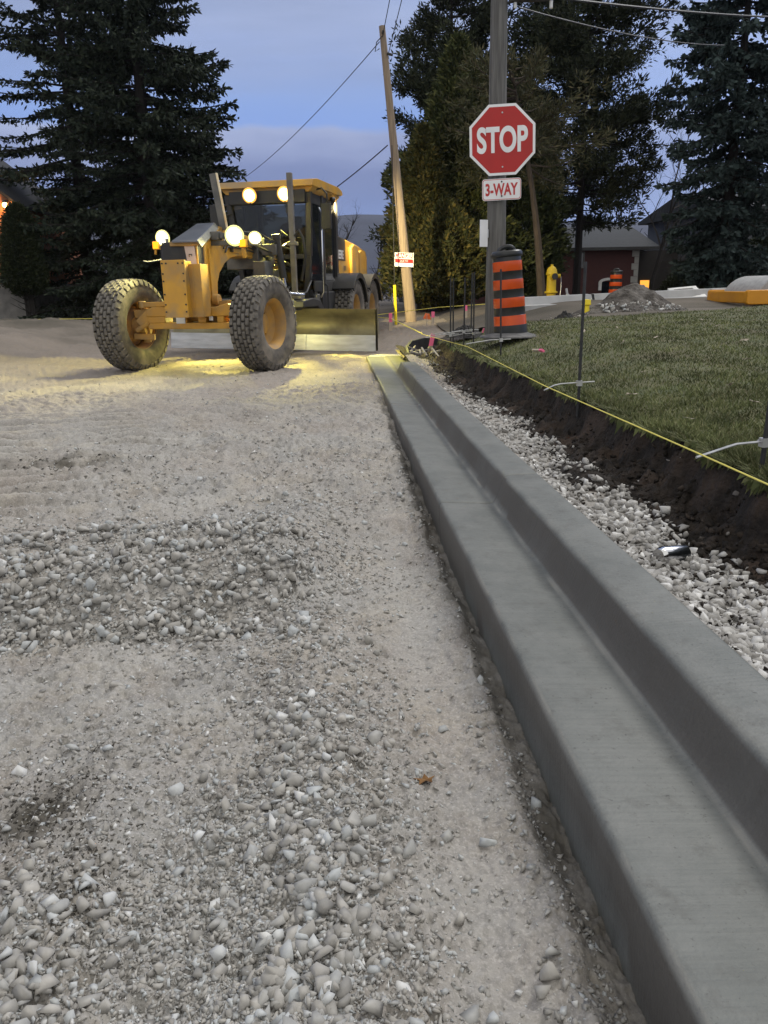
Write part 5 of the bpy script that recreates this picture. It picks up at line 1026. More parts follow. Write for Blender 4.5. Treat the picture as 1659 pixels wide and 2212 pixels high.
Z = -25+(top_[None]+25)*np.clip(q, 0, 1)**1.0+5*(fbm(X*0.02, q*6+X*0, 4, 8)-0.5); Y = 1000+330*q**1.6+40*(fbm(X*0.01, q*3+X*0, 3, 9)-0.5); Z[-1] = top_-6; Y[-1] = 1440
hl = np_mesh('hills', np.stack([X, Y, Z], -1), grid_faces(*X.shape), 'hill', smooth=True); tag(hl, kind='structure')

# ================================================================ HOUSES
def window(parent, x0, x1, z0, z1, y, frame_m='white', glass_m='dark_glass', nx=1):
    mb = MB(); w_ = 0.06
    mb.box(x0-w_, x1+w_, y-0.05, y, z1, z1+w_); mb.box(x0-w_, x1+w_, y-0.09, y, z0-w_, z0); mb.box(x0-w_, x0, y-0.05, y, z0, z1); mb.box(x1, x1+w_, y-0.05, y, z0, z1)
    for k in range(1, nx): xx = x0+(x1-x0)*k/nx; mb.box(xx-0.02, xx+0.02, y-0.04, y, z0, z1)
    f_ = mb.build('window', frame_m, parent); MB().box(x0, x1, y-0.02, y-0.006, z0, z1).build('pane', glass_m, f_); return f_
h = thing('brick_house', 'low red brick house with grey shingle roof and pale corner stones, behind the fire hydrant', 'house', (12.4, 38, 0.30))
MB().box(-6.0, 2.35, 0, 7, -0.3, 2.55).build('wall', 'brick', h)
MB().prism([(-0.45, 2.47), (-0.45, 2.57), (3.5, 3.75), (7.4, 2.6), (7.4, 2.5)], -6.5, 3.2, 'x').build('roof', 'shingle', h)
MB().box(-6.5, 3.2, -0.50, -0.453, 2.44, 2.58).build('gutter', 'black', h)
mb = MB()
for k in range(8): z_ = 0.05+k*0.30; mb.box(2.35-(0.33 if k % 2 else 0.20), 2.37, -0.025, 0.0, z_, z_+0.29)
mb.box(2.352, 2.372, -0.02, 0.35, 0.0, 2.46); mb.build('corner_stone', mat('quoin_stone', (0.42, 0.41, 0.38), (0.33, 0.32, 0.30), rough=0.9, scale=3), h, 0.008)
window(h, -0.72, -0.36, 1.72, 2.35, 0.0, 'stone_wall'); window(h, -3.2, -2.2, 1.5, 2.3, 0.0, 'stone_wall')
mb = MB(); mb.box(0.62, 1.28, -0.03, -0.002, 0.22, 1.02); w_ = mb.build('window', 'dark_glass', h); w_['label'] = 'arched basement window'
n_ = 10; o_ = [(0.45, 0.62)]+[(0.95-0.50*cos(pi*k/n_), 0.98+0.22*sin(pi*k/n_)) for k in range(n_+1)]+[(1.45, 0.62), (1.30, 0.62), (1.30, 0.98)]+[(0.95+0.35*cos(pi*k/n_), 0.98+0.10*sin(pi*k/n_)) for k in range(1, n_)]+[(0.60, 0.98), (0.60, 0.62)]
mb = MB(); mb.prism(o_, -0.06, -0.001, 'y'); mb.box(0.5, 1.4, -0.08, -0.001, 0.12, 0.20); mb.build('arch_surround', 'white', w_)
MB().box(2.375, 4.8, 1.2, 7, -0.3, 2.46).build('side_wing', mat('wing_render', (0.055, 0.05, 0.047), (0.045, 0.04, 0.038), rough=0.95, scale=2), h)
lw_ = MB().box(2.98, 3.42, 1.14, 1.198, 0.50, 1.05).build('window', 'lit_window', h); lw_['label'] = 'small basement window lit warm orange'
MB().box(2.90, 3.5, 1.12, 1.197, 0.45, 0.498).build('sill', 'black', lw_)
h2 = thing('grey_house', 'dark grey sided house behind the blue-green spruce at the right edge', 'house', (20.6, 36, 0.6))
MB().box(-3.1, 7, 0, 8, -0.3, 3.75).build('wall', 'siding', h2); MB().prism([(-0.5, 3.70), (-0.5, 3.82), (3.6, 4.75), (8.5, 3.82), (8.5, 3.70)], -3.5, 7.5, 'x').build('roof', 'shingle', h2); window(h2, 0.6, 1.8, 1.8, 2.8, 0.0, 'stone_wall')
h3 = thing('brick_house', 'brick house at the left edge with a warm porch lamp on its gable wall', 'house', (-11.35, 29.2, 0.3))
MB().prism([(-9, 1.35), (0.62, 1.35), (0.62, 4.0), (-4, 7.6), (-9, 4.0)], 0, 7, 'y').build('wall', 'brick_orange', h3); MB().box(-9, 0.66, -0.03, 7.02, -0.3, 1.348).build('base_wall', 'stone_wall', h3)
MB().prism([(0.72, 3.84), (0.72, 3.95), (-4, 7.75), (-9.2, 3.95), (-9.2, 3.85), (-4, 7.605)], -0.12, 7.3, 'y').build('roof', mat('dark_roof', (0.02, 0.02, 0.022), (0.03, 0.03, 0.03), rough=0.9), h3)
mb = MB(); mb.box(0.20, 0.34, -0.10, -0.002, 4.04, 4.10); mb.cyl((0.27, -0.16, 4.0), (0.27, -0.16, 4.08), 0.10, 0.05, 12); pl = mb.build('porch_lamp', 'black', h3); MB().ball((0.27, -0.16, 3.93), 0.085).build('bulb', 'porch', pl)
l = bpy.data.lights.new('porch_light', 'POINT'); l.energy = 40; l.color = (1, 0.5, 0.15); l.shadow_soft_size = 0.08; lo = bpy.data.objects.new('porch_light', l); COL.objects.link(lo); lo.parent = h3; lo.location = (0.27, -0.36, 3.80)
# fence on the left lawn
fe = thing('metal_fence', 'black metal rail fence along the lawn on the far left', 'fence', (-10.5, 31.3, 0.28))
mb = MB()
for z_ in (0.18, 0.55, 0.92): mb.box(-5, 6, -0.02, 0.02, z_-0.02, z_+0.02)
for k in range(70): mb.box(-5+k*0.157, -4.985+k*0.157, -0.008, 0.008, 0.1, 0.95)
mb.build('rail', 'fence', fe)
for k in range(8): MB().box(-5+k*1.55, -4.92+k*1.55, -0.04, 0.04, -0.1, 1.05).build('post', 'fence', fe)
mb = MB(); mb.box(-13, -3, 0, 0.45, -0.4, 0.9); tag(mb.build('stone_wall', 'stone_wall', X=Matrix.Translation((-6.0, 36, 0.2))), 'low pale stone wall beyond the black fence, behind the spruces', 'wall')

# ================================================================ STREET THINGS
# utility pole with the stop sign
up = thing('utility_pole', 'thick grey weathered utility pole carrying the stop sign', 'pole', (2.17, 10.55, 0.80))
mb = MB(); mb.tube([(-0.005, 0, -0.4), (0.0, 0, 1.2), (-0.02, 0, 3.0), (-0.03, 0, 6.5), (-0.04, 0, 9.5)], [0.128, 0.122, 0.108, 0.085, 0.075], 20); mb.build('pole_shaft', 'pole', up)
mb = MB(); mb.bar((0.09, -0.06, 3.775), (0.62, -0.06, 3.80), 0.10, 0.06); mb.cyl((0.16, -0.06, 3.73), (0.16, -0.06, 3.90), 0.012, n=8); mb.cyl((0.60, -0.06, 3.74), (0.60, -0.06, 3.95), 0.012, n=8); mb.build('bracket_arm', 'black', up)
MB().cyl((0.16, -0.06, 3.68), (0.16, -0.06, 3.74), 0.02, n=10).build('insulator', 'white', up); MB().cyl((0.60, -0.06, 3.68), (0.60, -0.06, 3.76), 0.02, n=10).build('insulator', 'white', up)
def yawplane(px_, py_, pz_, ang, tilt=0.0):
    """sign frame: local x along the sign, local y up, local z out of its face towards -y"""
    return Matrix.Translation((px_, py_, pz_)) @ Matrix.Rotation(ang, 4, 'Z') @ Matrix.Rotation(radians(90)+tilt, 4, 'X')
SX = yawplane(2.19, 10.395, 3.012, radians(-7))
def place(o, X): o.location = X.to_translation(); o.rotation_euler = X.to_euler()
ss_ = thing('stop_sign', 'red octagonal stop sign with white border on the grey utility pole', 'sign'); place(ss_, SX @ Matrix.Rotation(radians(1.6), 4, 'Z'))
def octo(r_): return [(r_/cos(pi/8)*cos(pi/8+k*pi/4), r_/cos(pi/8)*sin(pi/8+k*pi/4)) for k in range(8)]
MB().prism(octo(0.408), -0.004, 0.0, 'z').build('back_plate', 'alu', ss_); MB().prism(octo(0.406), 0.0005, 0.002, 'z').build('border', 'sign_white', ss_)
MB().prism(octo(0.376), 0.0025, 0.004, 'z').build('red_face', 'sign_red', ss_)
text('STOP', 0.40, ss_, 'sign_white', X=Matrix.Translation((0, 0.005, 0.0055)), width=0.655, bold=0.013)
for q in (-0.31, 0.31): MB().cyl((0, q, 0.004), (0, q, 0.012), 0.010, n=8).build('bolt', 'alu', ss_)
MB().box(-0.05, 0.05, -0.33, 0.33, -0.05, -0.005).build('mount_rail', 'alu', ss_)
tw = thing('three_way_sign', 'white plate with red lettering below the stop sign', 'sign'); place(tw, yawplane(2.195, 10.395, 2.44, radians(-7)) @ Matrix.Rotation(radians(1.6), 4, 'Z'))
def rrect(w_, h_, r_, n=5): return [(sx*(w_/2-r_)+r_*cos(a), sy*(h_/2-r_)+r_*sin(a)) for sx, sy, a0 in ((1, 1, 0), (-1, 1, pi/2), (-1, -1, pi), (1, -1, 1.5*pi)) for a in np.linspace(a0, a0+pi/2, n)]
MB().prism(rrect(0.49, 0.255, 0.035), -0.003, 0.0, 'z').build('back_plate', 'sign_white', tw); MB().prism(rrect(0.476, 0.241, 0.03), 0.0005, 0.0015, 'z').build('border', 'letter_red', tw); MB().prism(rrect(0.462, 0.227, 0.026), 0.002, 0.003, 'z').build('white_face', 'sign_white', tw)
text('3-WAY', 0.195, tw, 'letter_red', X=Matrix.Translation((0, 0, 0.0045)), width=0.66, bold=0.006)
for q in (-0.08, 0.09): MB().cyl((0, q, 0.003), (0, q, 0.012), 0.011, n=8).build('bolt', 'black', tw)
MB().box(-0.05, 0.05, -0.09, 0.09, -0.05, -0.004).build('mount_rail', 'alu', tw)
sp = thing('side_plate', 'narrow blank white plate fixed edge-on to the left side of the utility pole', 'sign', (2.04, 10.47, 1.92), radians(25))
MB().box(-0.125, 0.0, -0.004, 0.0, -0.165, 0.165).build('plate', 'sign_white', sp, 0.001); MB().box(-0.02, 0.02, 0.0, 0.06, -0.05, 0.05).build('bracket', 'alu', sp)

# construction barrels
def barrel(x, y, z, lean, label, turn=0.0, sc_=0.80):
    t_ = thing('construction_barrel', label, 'barrel', (x, y, z)); t_.rotation_euler = (radians(-1), lean, turn)
    prof_ = [(0.262, 0.03), (0.262, 0.10)]; ml = [0]; z_ = 0.10; rads = np.linspace(0.258, 0.222, 8)
    bands = [(1, 0.122), (0, 0.098), (1, 0.122), (0, 0.098), (1, 0.122), (0, 0.098), (1, 0.122), (0, 0.05)]
    zs = 0.145; prof_ = [(0.0, 0.03), (0.262, 0.03), (0.264, 0.06), (0.258, zs)]; ml = [0, 0, 0]; rr_ = 0.256
    for c_, hh in bands[:8]:
        rr_ -= 0.0045; off = 0.0 if c_ else -0.006
        prof_ += [(rr_+off, zs+0.002), (rr_+off-0.002, zs+hh-0.002)]; ml += [0, c_]; zs += hh
    prof_ += [(0.232, zs+0.004), (0.238, zs+0.012), (0.238, zs+0.05), (0.215, zs+0.075), (0.0, zs+0.08)]; ml += [0, 0, 0, 0, 0]
    mb = MB(); mb.lathe(prof_, 40, mats=ml[:len(prof_)-1], cap=False); mb.build('drum', ['barrel_black', 'orange'], t_, ang=50)
    mb = MB(); mb.tube([(0.12*cos(a)-0.0, 0.03*0, zs+0.065+0.06*sin(a)) for a in np.linspace(0, pi, 12)], 0.03, 8); mb.build('handle', 'barrel_black', t_)
    mb = MB(); mb.lathe([(0.0, -0.005), (0.485, -0.01), (0.49, 0.0), (0.48, 0.010), (0.34, 0.030), (0.258, 0.05), (0.0, 0.05)], 40, cap=False); bs = mb.build('base', 'base_rubber', t_); bs.rotation_euler = (0, -lean*0.8, 0)
    t_.scale = (sc_, sc_, 0.97); return t_
barrel(2.215, 9.75, 0.655, radians(-4.2), 'large striped barrel on a flat rubber base in front of the grey pole')
barrel(8.65, 24.0, 0.60, radians(1), 'far orange and black striped barrel behind the soil heap')

# leaning pole with the danger sign
dp = thing('utility_pole', 'pale leaning utility pole with the danger sign, right of the grader', 'pole', (1.97, 20, 0.42))
mb = MB(); mb.tube([(0.015, 0, -0.4), (0.0, 0, 0.1), (-0.30, 0, 3.3), (-0.605, 0, 6.60)], [0.155, 0.145, 0.10, 0.072], 16); mb.build('pole_shaft', 'pole_tan', dp)
mb = MB(); mb.cyl((-0.595, -0.06, 6.45), (-0.595, -0.14, 6.45), 0.03, n=8); mb.tube([(-0.59, -0.05, 6.4), (-0.74, -0.10, 6.25), (-0.78, -0.1, 6.05), (-0.68, -0.08, 6.12)], 0.012, 5); MB().cyl((-0.50, -0.08, 6.02), (-0.38, -0.12, 5.98), 0.03, n=8).build('wire_clamp', 'black', dp); mb.build('hardware', 'black', dp)
dx_ = yawplane(1.80, 19.855, 1.915, radians(-3)) @ Matrix.Rotation(radians(-3.5), 4, 'Z')
ds = thing('danger_sign', 'small white and red danger notice on the leaning pole', 'sign'); place(ds, dx_)
MB().box(-0.235, 0.235, -0.165, 0.165, -0.004, 0.0).build('plate', 'sign_white', ds); 
MB().box(-0.222, 0.222, 0.035, 0.152, 0.0008, 0.002).build('red_band', 'sign_red', ds); MB().box(-0.222, 0.222, -0.075, 0.015, 0.0008, 0.002).build('red_band', 'sign_red', ds)
text('DANGER', 0.135, ds, 'sign_white', X=Matrix.Translation((0, 0.093, 0.0035)), width=0.80, bold=0.003); text('DUE TO', 0.06, ds, 'sign_white', X=Matrix.Translation((0, -0.03, 0.0035)), width=0.9)
gw = thing('guy_wire', 'steel guy wire with a bright yellow guard at its foot, left of the leaning pole', 'wire', (1.545, 19.5, 0.33))
MB().tube([(0, 0, 0.0), (-0.02, 0.0, 1.0), (-0.012, 0.25, 4.15)], 0.012, 6).build('cable', 'wire', gw); MB().tube([(0.004, -0.02, -0.05), (-0.018, -0.02, 0.99)], 0.036, 10).build('guard', 'guard', gw)

def wire(label, pts, r_=0.012, sag=0.0):
    a, b_ = Vector(pts[0]), Vector(pts[-1]); p = [a.lerp(b_, q)-Vector((0, 0, sag*4*q*(1-q))) for q in np.linspace(0, 1, 17)]
    tag(MB().tube(p, r_, 5).build('overhead_wire', 'wire'), label, 'wire')
wire('thin wire sloping down left from the leaning pole top to behind the cab', [(1.30, 20, 6.70), (-3.9, 36, 5.7)], 0.010, 0.25)
wire('lower cable from the middle of the leaning pole down to the cab roof', [(1.45, 20, 4.52), (-0.9, 25.0, 3.5)], 0.014, 0.08)
wire('left of two wires rising from the top of the leaning pole', [(1.36, 20, 6.75), (1.75, 16, 8.4)], 0.009)
wire('right of two wires rising from the top of the leaning pole', [(1.50, 20, 6.45), (2.15, 15.5, 8.6)], 0.009)
wire('thick cable crossing the top right corner from the utility pole bracket', [(2.75, 10.5, 4.60), (9.5, 16.5, 6.15)], 0.016, 0.05)
wire('thin cable below the thick one at the top right corner', [(2.4, 10.6, 4.52), (9.0, 19.0, 6.35)], 0.010, 0.1)
wire('wire crossing the top left corner in front of the spruces', [(-11, 20, 7.55), (-5.5, 20, 7.72)], 0.012)

# string line with its steel stakes
def stake(x, y, z, hgt, arm, label, group=None, leanx=0.0, arm_z=None, th=1.0):
    t_ = thing('string_line_stake', label, 'stake', (x, y, z), 0, group)
    MB().cyl((-leanx*0.1, 0, -0.15), (leanx, 0, hgt), 0.0105*th, n=10).build('rod', 'stake_black', t_)
    az_ = arm_z if arm_z is not None else 0.09
    mb = MB(); mb.tube([(0.12, 0.03, az_+0.006), (-0.14, -0.03, az_+0.004), (-0.20, -0.06, az_-0.002), (arm, -0.13, az_-0.025)], 0.0055*th, 6); mb.build('arm', 'galv', t_)
    mb = MB(); mb.box(-0.018, 0.018, -0.018, 0.018, az_-0.018, az_+0.020); mb.cyl((0, 0.015, az_), (0, 0.045, az_), 0.008, n=8); mb.build('clamp', 'galv', t_); return t_
stake(1.835, 3.15, 0.50, 0.95, -0.36, 'nearest black steel stake, cut off by the right edge of the photo', leanx=0.01, arm_z=0.105)
stake(1.745, 5.45, 0.50, 0.92, -0.29, 'black steel stake in the middle of the lawn edge with a silver cross arm', leanx=0.0)
stake(1.90, 8.85, 0.585, 0.86, -0.42, 'black steel stake standing in front of the striped barrel', leanx=-0.02)
for k, (x, y, lx) in enumerate(((1.61, 10.8, 0.0), (1.67, 10.95, 0.0), (1.78, 10.7, 0.01), (1.95, 10.9, 0.0), (2.0, 11.4, 0.01))):
    stake(x, y, 0.60, 0.78 if k < 3 else 0.85, -0.36, 'black steel stake in the tight cluster left of the striped barrel', 'clustered stakes at the far end of the kerb', lx, 0.03+0.02*(k % 3), 1.0)
tag(MB().tube([(1.47, 1.5, 0.605), (1.475, 3.02, 0.60), (1.48, 5.38, 0.585), (1.49, 8.7, 0.62), (1.30, 11.6, 0.60)], 0.0032, 6).build('string_line', 'string'), 'taut yellow string running along the lawn edge above the cut bank', 'string')
tag(MB().tube([(-8, 22, 0.62), (-4.0, 22.6, 0.56), (0.0, 19.2, 0.70), (1.25, 17.2, 0.62), (1.32, 11.7, 0.60)], 0.008, 6).build('string_line', 'string'), 'yellow string crossing in front of the leaning pole to the left', 'string')
tag(MB().tube([(0.3, 17.5, 0.62), (1.0, 17.4, 0.70), (2.2, 16.5, 0.85), (3.0, 13.5, 0.98)], 0.007, 6).build('string_line', 'string'), 'yellow string rising to the right between the leaning pole and the stake cluster', 'string')

# survey laths, flags
def lath(x, y, z, h_, label, tilt=(0, 0), w_=0.04, pinkh=0.6):
    t_ = thing('survey_lath', label, 'survey stake', (x, y, z)); t_.rotation_euler = (tilt[0], tilt[1], 0)
    MB().box(-w_/2, w_/2, -0.008, 0.008, -0.05, h_*(1-pinkh)).build('lath', 'lath', t_); MB().box(-w_/2-0.001, w_/2+0.001, -0.009, 0.009, h_*(1-pinkh)+0.0005, h_).build('painted_top', 'pink', t_)
lath(1.235, 17, 0.42, 0.32, 'pink-topped survey lath left of the yellow guy guard', w_=0.07)
lath(2.28, 18, 0.50, 0.22, 'pink-topped survey lath right of the leaning pole', w_=0.07)
lath(2.36, 14, 0.78, 0.16, 'short pink-topped lath near the utility pole', w_=0.05)
lath(1.47, 12.0, 0.33, 0.25, 'pink-topped wooden stake standing in the broken wood behind the black board', (0, radians(12)), w_=0.06, pinkh=0.75)
lath(2.10, 11.0, 0.665, 0.30, 'pink-ended lath lying on the ground by the stake cluster', (radians(80), radians(-70)), w_=0.06, pinkh=0.5)
lath(1.93, 7.45, 0.665, 0.26, 'pink-ended lath lying on the lawn right of the barrel', (radians(85), radians(38)), w_=0.03, pinkh=0.35)
of = thing('marker_flag', 'small orange flag on the ground right of the leaning pole', 'flag', (2.14, 18, 0.50)); MB().cyl((0, 0, -0.1), (0, 0, 0.18), 0.006, n=6).build('stem', 'galv', of); MB().add([(-0.09, 0, 0.07), (0.10, 0.02, 0.04), (0.06, 0.0, 0.17), (-0.03, 0.01, 0.19), (-0.09, 0.01, 0.07), (0.10, 0.03, 0.04), (0.06, 0.01, 0.17), (-0.03, 0.02, 0.19)], [(0, 1, 2, 3), (7, 6, 5, 4), (0, 4, 5, 1), (1, 5, 6, 2), (2, 6, 7, 3), (3, 7, 4, 0)]).build('cloth', 'orange_flag', of)

# black curved form board and broken wood
mb = MB(); pts = [(1.06, 11.35, 0.33), (1.07, 11.75, 0.42), (1.18, 12.15, 0.47), (1.40, 12.35, 0.50), (1.62, 12.42, 0.48)]; n_ = len(pts); vs = []
for (x, y, z) in pts: vs += [(x, y, 0.15), (x, y, z), (x+0.03, y-0.05, z), (x+0.03, y-0.05, 0.15)]
fs = [(i*4+k, i*4+(k+1) % 4, (i+1)*4+(k+1) % 4, (i+1)*4+k) for i in range(n_-1) for k in range(4)]+[(3, 2, 1, 0), tuple(range((n_-1)*4, n_*4))]; mb.add(vs, fs)
tag(mb.build('form_board', 'black_fabric', ang=60), 'curved black form board standing at the far end of the kerb', 'board')
r = random.Random(4)
for k in range(13):
    x, y = 1.16+0.34*r.random(), 11.2+0.9*r.random(); a = r.uniform(0, pi); L_ = r.uniform(0.12, 0.30); z = 0.33+0.04*r.random()
    mb = MB(); mb.bar((-L_/2, 0, 0), (L_/2, 0.02*r.random(), 0.03*r.random()), 0.025, 0.018); o = mb.build('wood_scrap', 'stick', X=Matrix.Translation((x, y, z)) @ Matrix.Rotation(a, 4, 'Z') @ Matrix.Rotation(r.uniform(-0.5, 0.5), 4, 'Y')); tag(o, 'grey splintered wood scrap lying inside the curved black form board', 'wood scrap', 'broken wood behind the form board')

# hydrant with hose
hy = thing('fire_hydrant', 'yellow fire hydrant with a black side cap, left of the brick house', 'hydrant', (5.55, 20, 0.90))
mb = MB(); mb.lathe([(0.0, 0.0), (0.13, 0.0), (0.13, 0.05), (0.115, 0.06), (0.115, 0.14), (0.165, 0.15), (0.165, 0.19), (0.12, 0.20), (0.115, 0.58), (0.14, 0.60), (0.14, 0.63), (0.13, 0.66), (0.12, 0.72), (0.08, 0.78), (0.035, 0.80), (0.035, 0.84), (0.0, 0.84)], 24, cap=False); mb.cyl((0, -0.1, 0.55), (0.02, -0.20, 0.55), 0.085, n=18); mb.cyl((0.1, 0.02, 0.56), (0.22, -0.03, 0.56), 0.05, n=12); mb.build('barrel', 'hydrant', hy, 0.004)
MB().cyl((0.022, -0.205, 0.55), (0.028, -0.235, 0.55), 0.078, n=18).build('side_cap', 'black', hy); MB().tube([(0.23, -0.03, 0.55), (0.24, -0.05, 0.3), (0.2, -0.1, 0.0)], 0.007, 5).build('cap_chain', 'galv', hy)
tag(MB().tube([(4.6, 19.5, 0.86), (5.0, 19.6, 0.93), (5.55, 19.5, 0.96), (5.95, 19.5, 0.93), (6.4, 19.3, 0.86)], 0.035, 8).build('hose', 'hose_red'), 'orange-red hose lying on the ground around the fire hydrant', 'hose')
hc = thing('hose_coupling', 'dusty grey hose coupling and wrapped valve at the foot of the hydrant', 'valve', (5.72, 19.3, 0.80)); mb = MB(); mb.cyl((-0.1, 0, 0.0), (0.08, 0, 0.22), 0.05, n=10); mb.cyl((0.05, 0, 0.18), (0.02, 0.02, 0.36), 0.03, n=8); mb.ball((0, 0, 0.04), 0.12, (1.4, 0.8, 0.5)); mb.build('valve', 'far_kerb', hc, 0.005)

# soil heap and black lump
def heap(name, label, x, y, z, rx, ry, h_, m_, seed, lump=0.35, extra=None):
    u, v = np.meshgrid(np.linspace(-1, 1, 120), np.linspace(-1, 1, 90)); d = np.sqrt(u**2+v**2)
    zz = h_*np.clip(1-d**1.6, 0, 1)*(1-lump+2*lump*fbm(u*3+seed, v*3, 5, seed))
    if extra: zz = zz+extra(u, v)*np.clip(1.4-1.4*d, 0, 1)
    zz = zz+0.11*(fbm(u*9, v*9, 4, seed+1, 0.6)-0.5)*np.clip(zz*8, 0, 1)-0.06
    o = np_mesh(name, np.stack([u*rx, v*ry, zz], -1), grid_faces(*u.shape), m_, smooth=True); o.location = (x, y, z); return tag(o, label, 'heap')
hp = heap('soil_heap', 'heap of dark soil and pale rubble at the far edge of the lawn', 5.85, 15.2, 0.66, 1.42, 0.9, 0.34, 'soil_heap', 3, 0.35, lambda u, v: 0.27*np.exp(-(np.abs(u+0.05)/0.34)**3-((v-0.1)/0.45)**2)+0.10*np.exp(-((u-0.4)/0.22)**2-(v/0.4)**2))
n = 420; r_ = np.random.default_rng(9); x = 5.85+r_.normal(0, 0.62, n); y = 14.95+r_.normal(0, 0.38, n); s = 0.015+0.05*r_.random(n)**3
q = np.clip(1-np.sqrt(((x-5.85)/1.3)**2+((y-15.2)/0.9)**2)**1.6, 0, 1); scatter('heap_rubble', np.column_stack([x, y, 0.66+0.30*q+s*0.3]), s, 'stone', big=0.03)
heap('asphalt_lump', 'small rounded black lump of asphalt left of the soil heap', 4.0, 13.5, 0.66, 0.25, 0.22, 0.20, 'black_heap', 5, 0.25)
heap('turf_clump', 'dark clump of sod at the foot of the utility pole', 1.95, 11.6, 0.60, 0.30, 0.25, 0.16, 'black_heap', 6, 0.3)
heap('rubble_pile', 'low pile of orange-brown stones in front of the far striped barrel', 7.6, 22.5, 0.62, 0.9, 0.5, 0.30, 'dirt', 8, 0.4)
# far kerb across the side street
kb = MB()
kpr = [(0, 0), (0, 0.16), (0.28, 0.17), (0.34, 0.33), (0.52, 0.34), (0.52, 0)]
for (xa, ya), (xb, yb) in (((4.3, 17.6), (6.3, 18.4)), ((6.3, 18.4), (9.4, 18.9)), ((9.4, 18.9), (14, 19.4))):
    dv = Vector((xb-xa, yb-ya, 0)).normalized(); nv = Vector((-dv.y, dv.x, 0)); vs = [Vector((xx, yy, 0.64+0.02*(xx-4)))+nv*p+Vector((0, 0, q)) for xx, yy in ((xa, ya), (xb, yb)) for p, q in kpr]
    kb.add(vs, [(i, (i+1) % 6, 6+(i+1) % 6, 6+i) for i in range(6)])
tag(kb.build('far_kerb', 'far_kerb', ang=30), kind='structure')
# side street surface
X, Y = np.meshgrid(np.linspace(2.4, 16, 50), np.linspace(12.2, 18.6, 26)); ok = far_edge(X)-0.25; Yy = np.maximum(Y, ok)
st = np_mesh('side_street', np.stack([X, Yy, ground_h(X, Yy)+0.012], -1), grid_faces(*X.shape), 'road', smooth=True, rnd=np.clip(0.40+0.7*fbm(X*1.1, Y*1.4, 4, 97), 0, 1).ravel()); tag(st, kind='structure')
# white frame lying on the far kerb, little yellow marker, red glow
wf = thing('white_frame', 'white rectangular frame lying tilted on the far kerb', 'frame', (6.85+1.9, 19.3, 0.98)); wf.rotation_euler = (radians(28), radians(-4), 0)
mb = MB(); mb.box(-0.42, 0.42, -0.28, -0.18, -0.03, 0.03); mb.box(-0.36, 0.36, 0.20, 0.28, -0.03, 0.03); mb.add([(-0.42, -0.18, -0.029), (-0.30, -0.18, -0.029), (-0.24, 0.2, -0.029), (-0.36, 0.2, -0.029), (-0.42, -0.18, 0.029), (-0.30, -0.18, 0.029), (-0.24, 0.2, 0.029), (-0.36, 0.2, 0.029)], [(3, 2, 1, 0), (4, 5, 6, 7), (0, 1, 5, 4), (1, 2, 6, 5), (2, 3, 7, 6), (3, 0, 4, 7)]); mb.add([(0.30, -0.18, -0.029), (0.42, -0.18, -0.029), (0.36, 0.2, -0.029), (0.24, 0.2, -0.029), (0.30, -0.18, 0.029), (0.42, -0.18, 0.029), (0.36, 0.2, 0.029), (0.24, 0.2, 0.029)], [(3, 2, 1, 0), (4, 5, 6, 7), (0, 1, 5, 4), (1, 2, 6, 5), (2, 3, 7, 6), (3, 0, 4, 7)]); mb.build('timber', 'white', wf, 0.004)
ym = thing('yellow_marker', 'small yellow plastic marker on the ground left of the soil heap', 'marker', (4.86, 15.0, 0.70)); mb = MB(); mb.lathe([(0, 0), (0.07, 0), (0.06, 0.16), (0.09, 0.18), (0.08, 0.27), (0, 0.28)], 12, cap=False); mb.build('post', 'guard', ym)
# roller at the right edge
ro_ = thing('road_roller', 'yellow road roller with a grey drum, cut off by the right edge', 'roller', (9.55, 17.0, 0.72))
MB().lathe([(0.0, -0.75), (0.60, -0.75), (0.62, -0.73), (0.62, 0.73), (0.60, 0.75), (0.0, 0.75)], 48, X=Matrix.Translation((0.03, 0.2, 0.02)) @ Matrix.Rotation(radians(90), 4, 'X'), cap=False).build('roller_drum', 'drum', ro_)
mb = MB(); mb.prism(rrect(1.7, 0.30, 0.06), -0.72, -0.58, 'y', X=Matrix.Translation((0.02, 0, 0.20))); mb.box(0.35, 2.6, -0.72, -0.575, 0.10, 0.40); mb.prism(rrect(1.7, 0.30, 0.06), 0.98, 1.10, 'y', X=Matrix.Translation((0.02, 0, 0.20))); mb.box(-0.82, -0.70, -0.58, 0.98, 0.08, 0.32); fr_ = mb.build('drum_frame', 'roller_yellow', ro_, 0.02)
for q in (-0.30, 0.28): MB().box(q, q+0.03, -0.725, -0.721, 0.06, 0.34).build('seam', 'dark_steel', fr_)
mb = MB(); mb.box(1.4, 3.4, -0.55, 0.95, 0.3, 1.2); mb.box(1.6, 3.2, -0.5, 0.9, 1.2, 1.5); mb.build('body', 'roller_yellow', ro_, 0.05)
MB().lathe([(0.0, -0.7), (0.58, -0.7), (0.58, 0.7), (0.0, 0.7)], 40, X=Matrix.Translation((3.6, 0.2, 0.0)) @ Matrix.Rotation(radians(90), 4, 'X'), cap=False).build('roller_drum', 'drum', ro_)

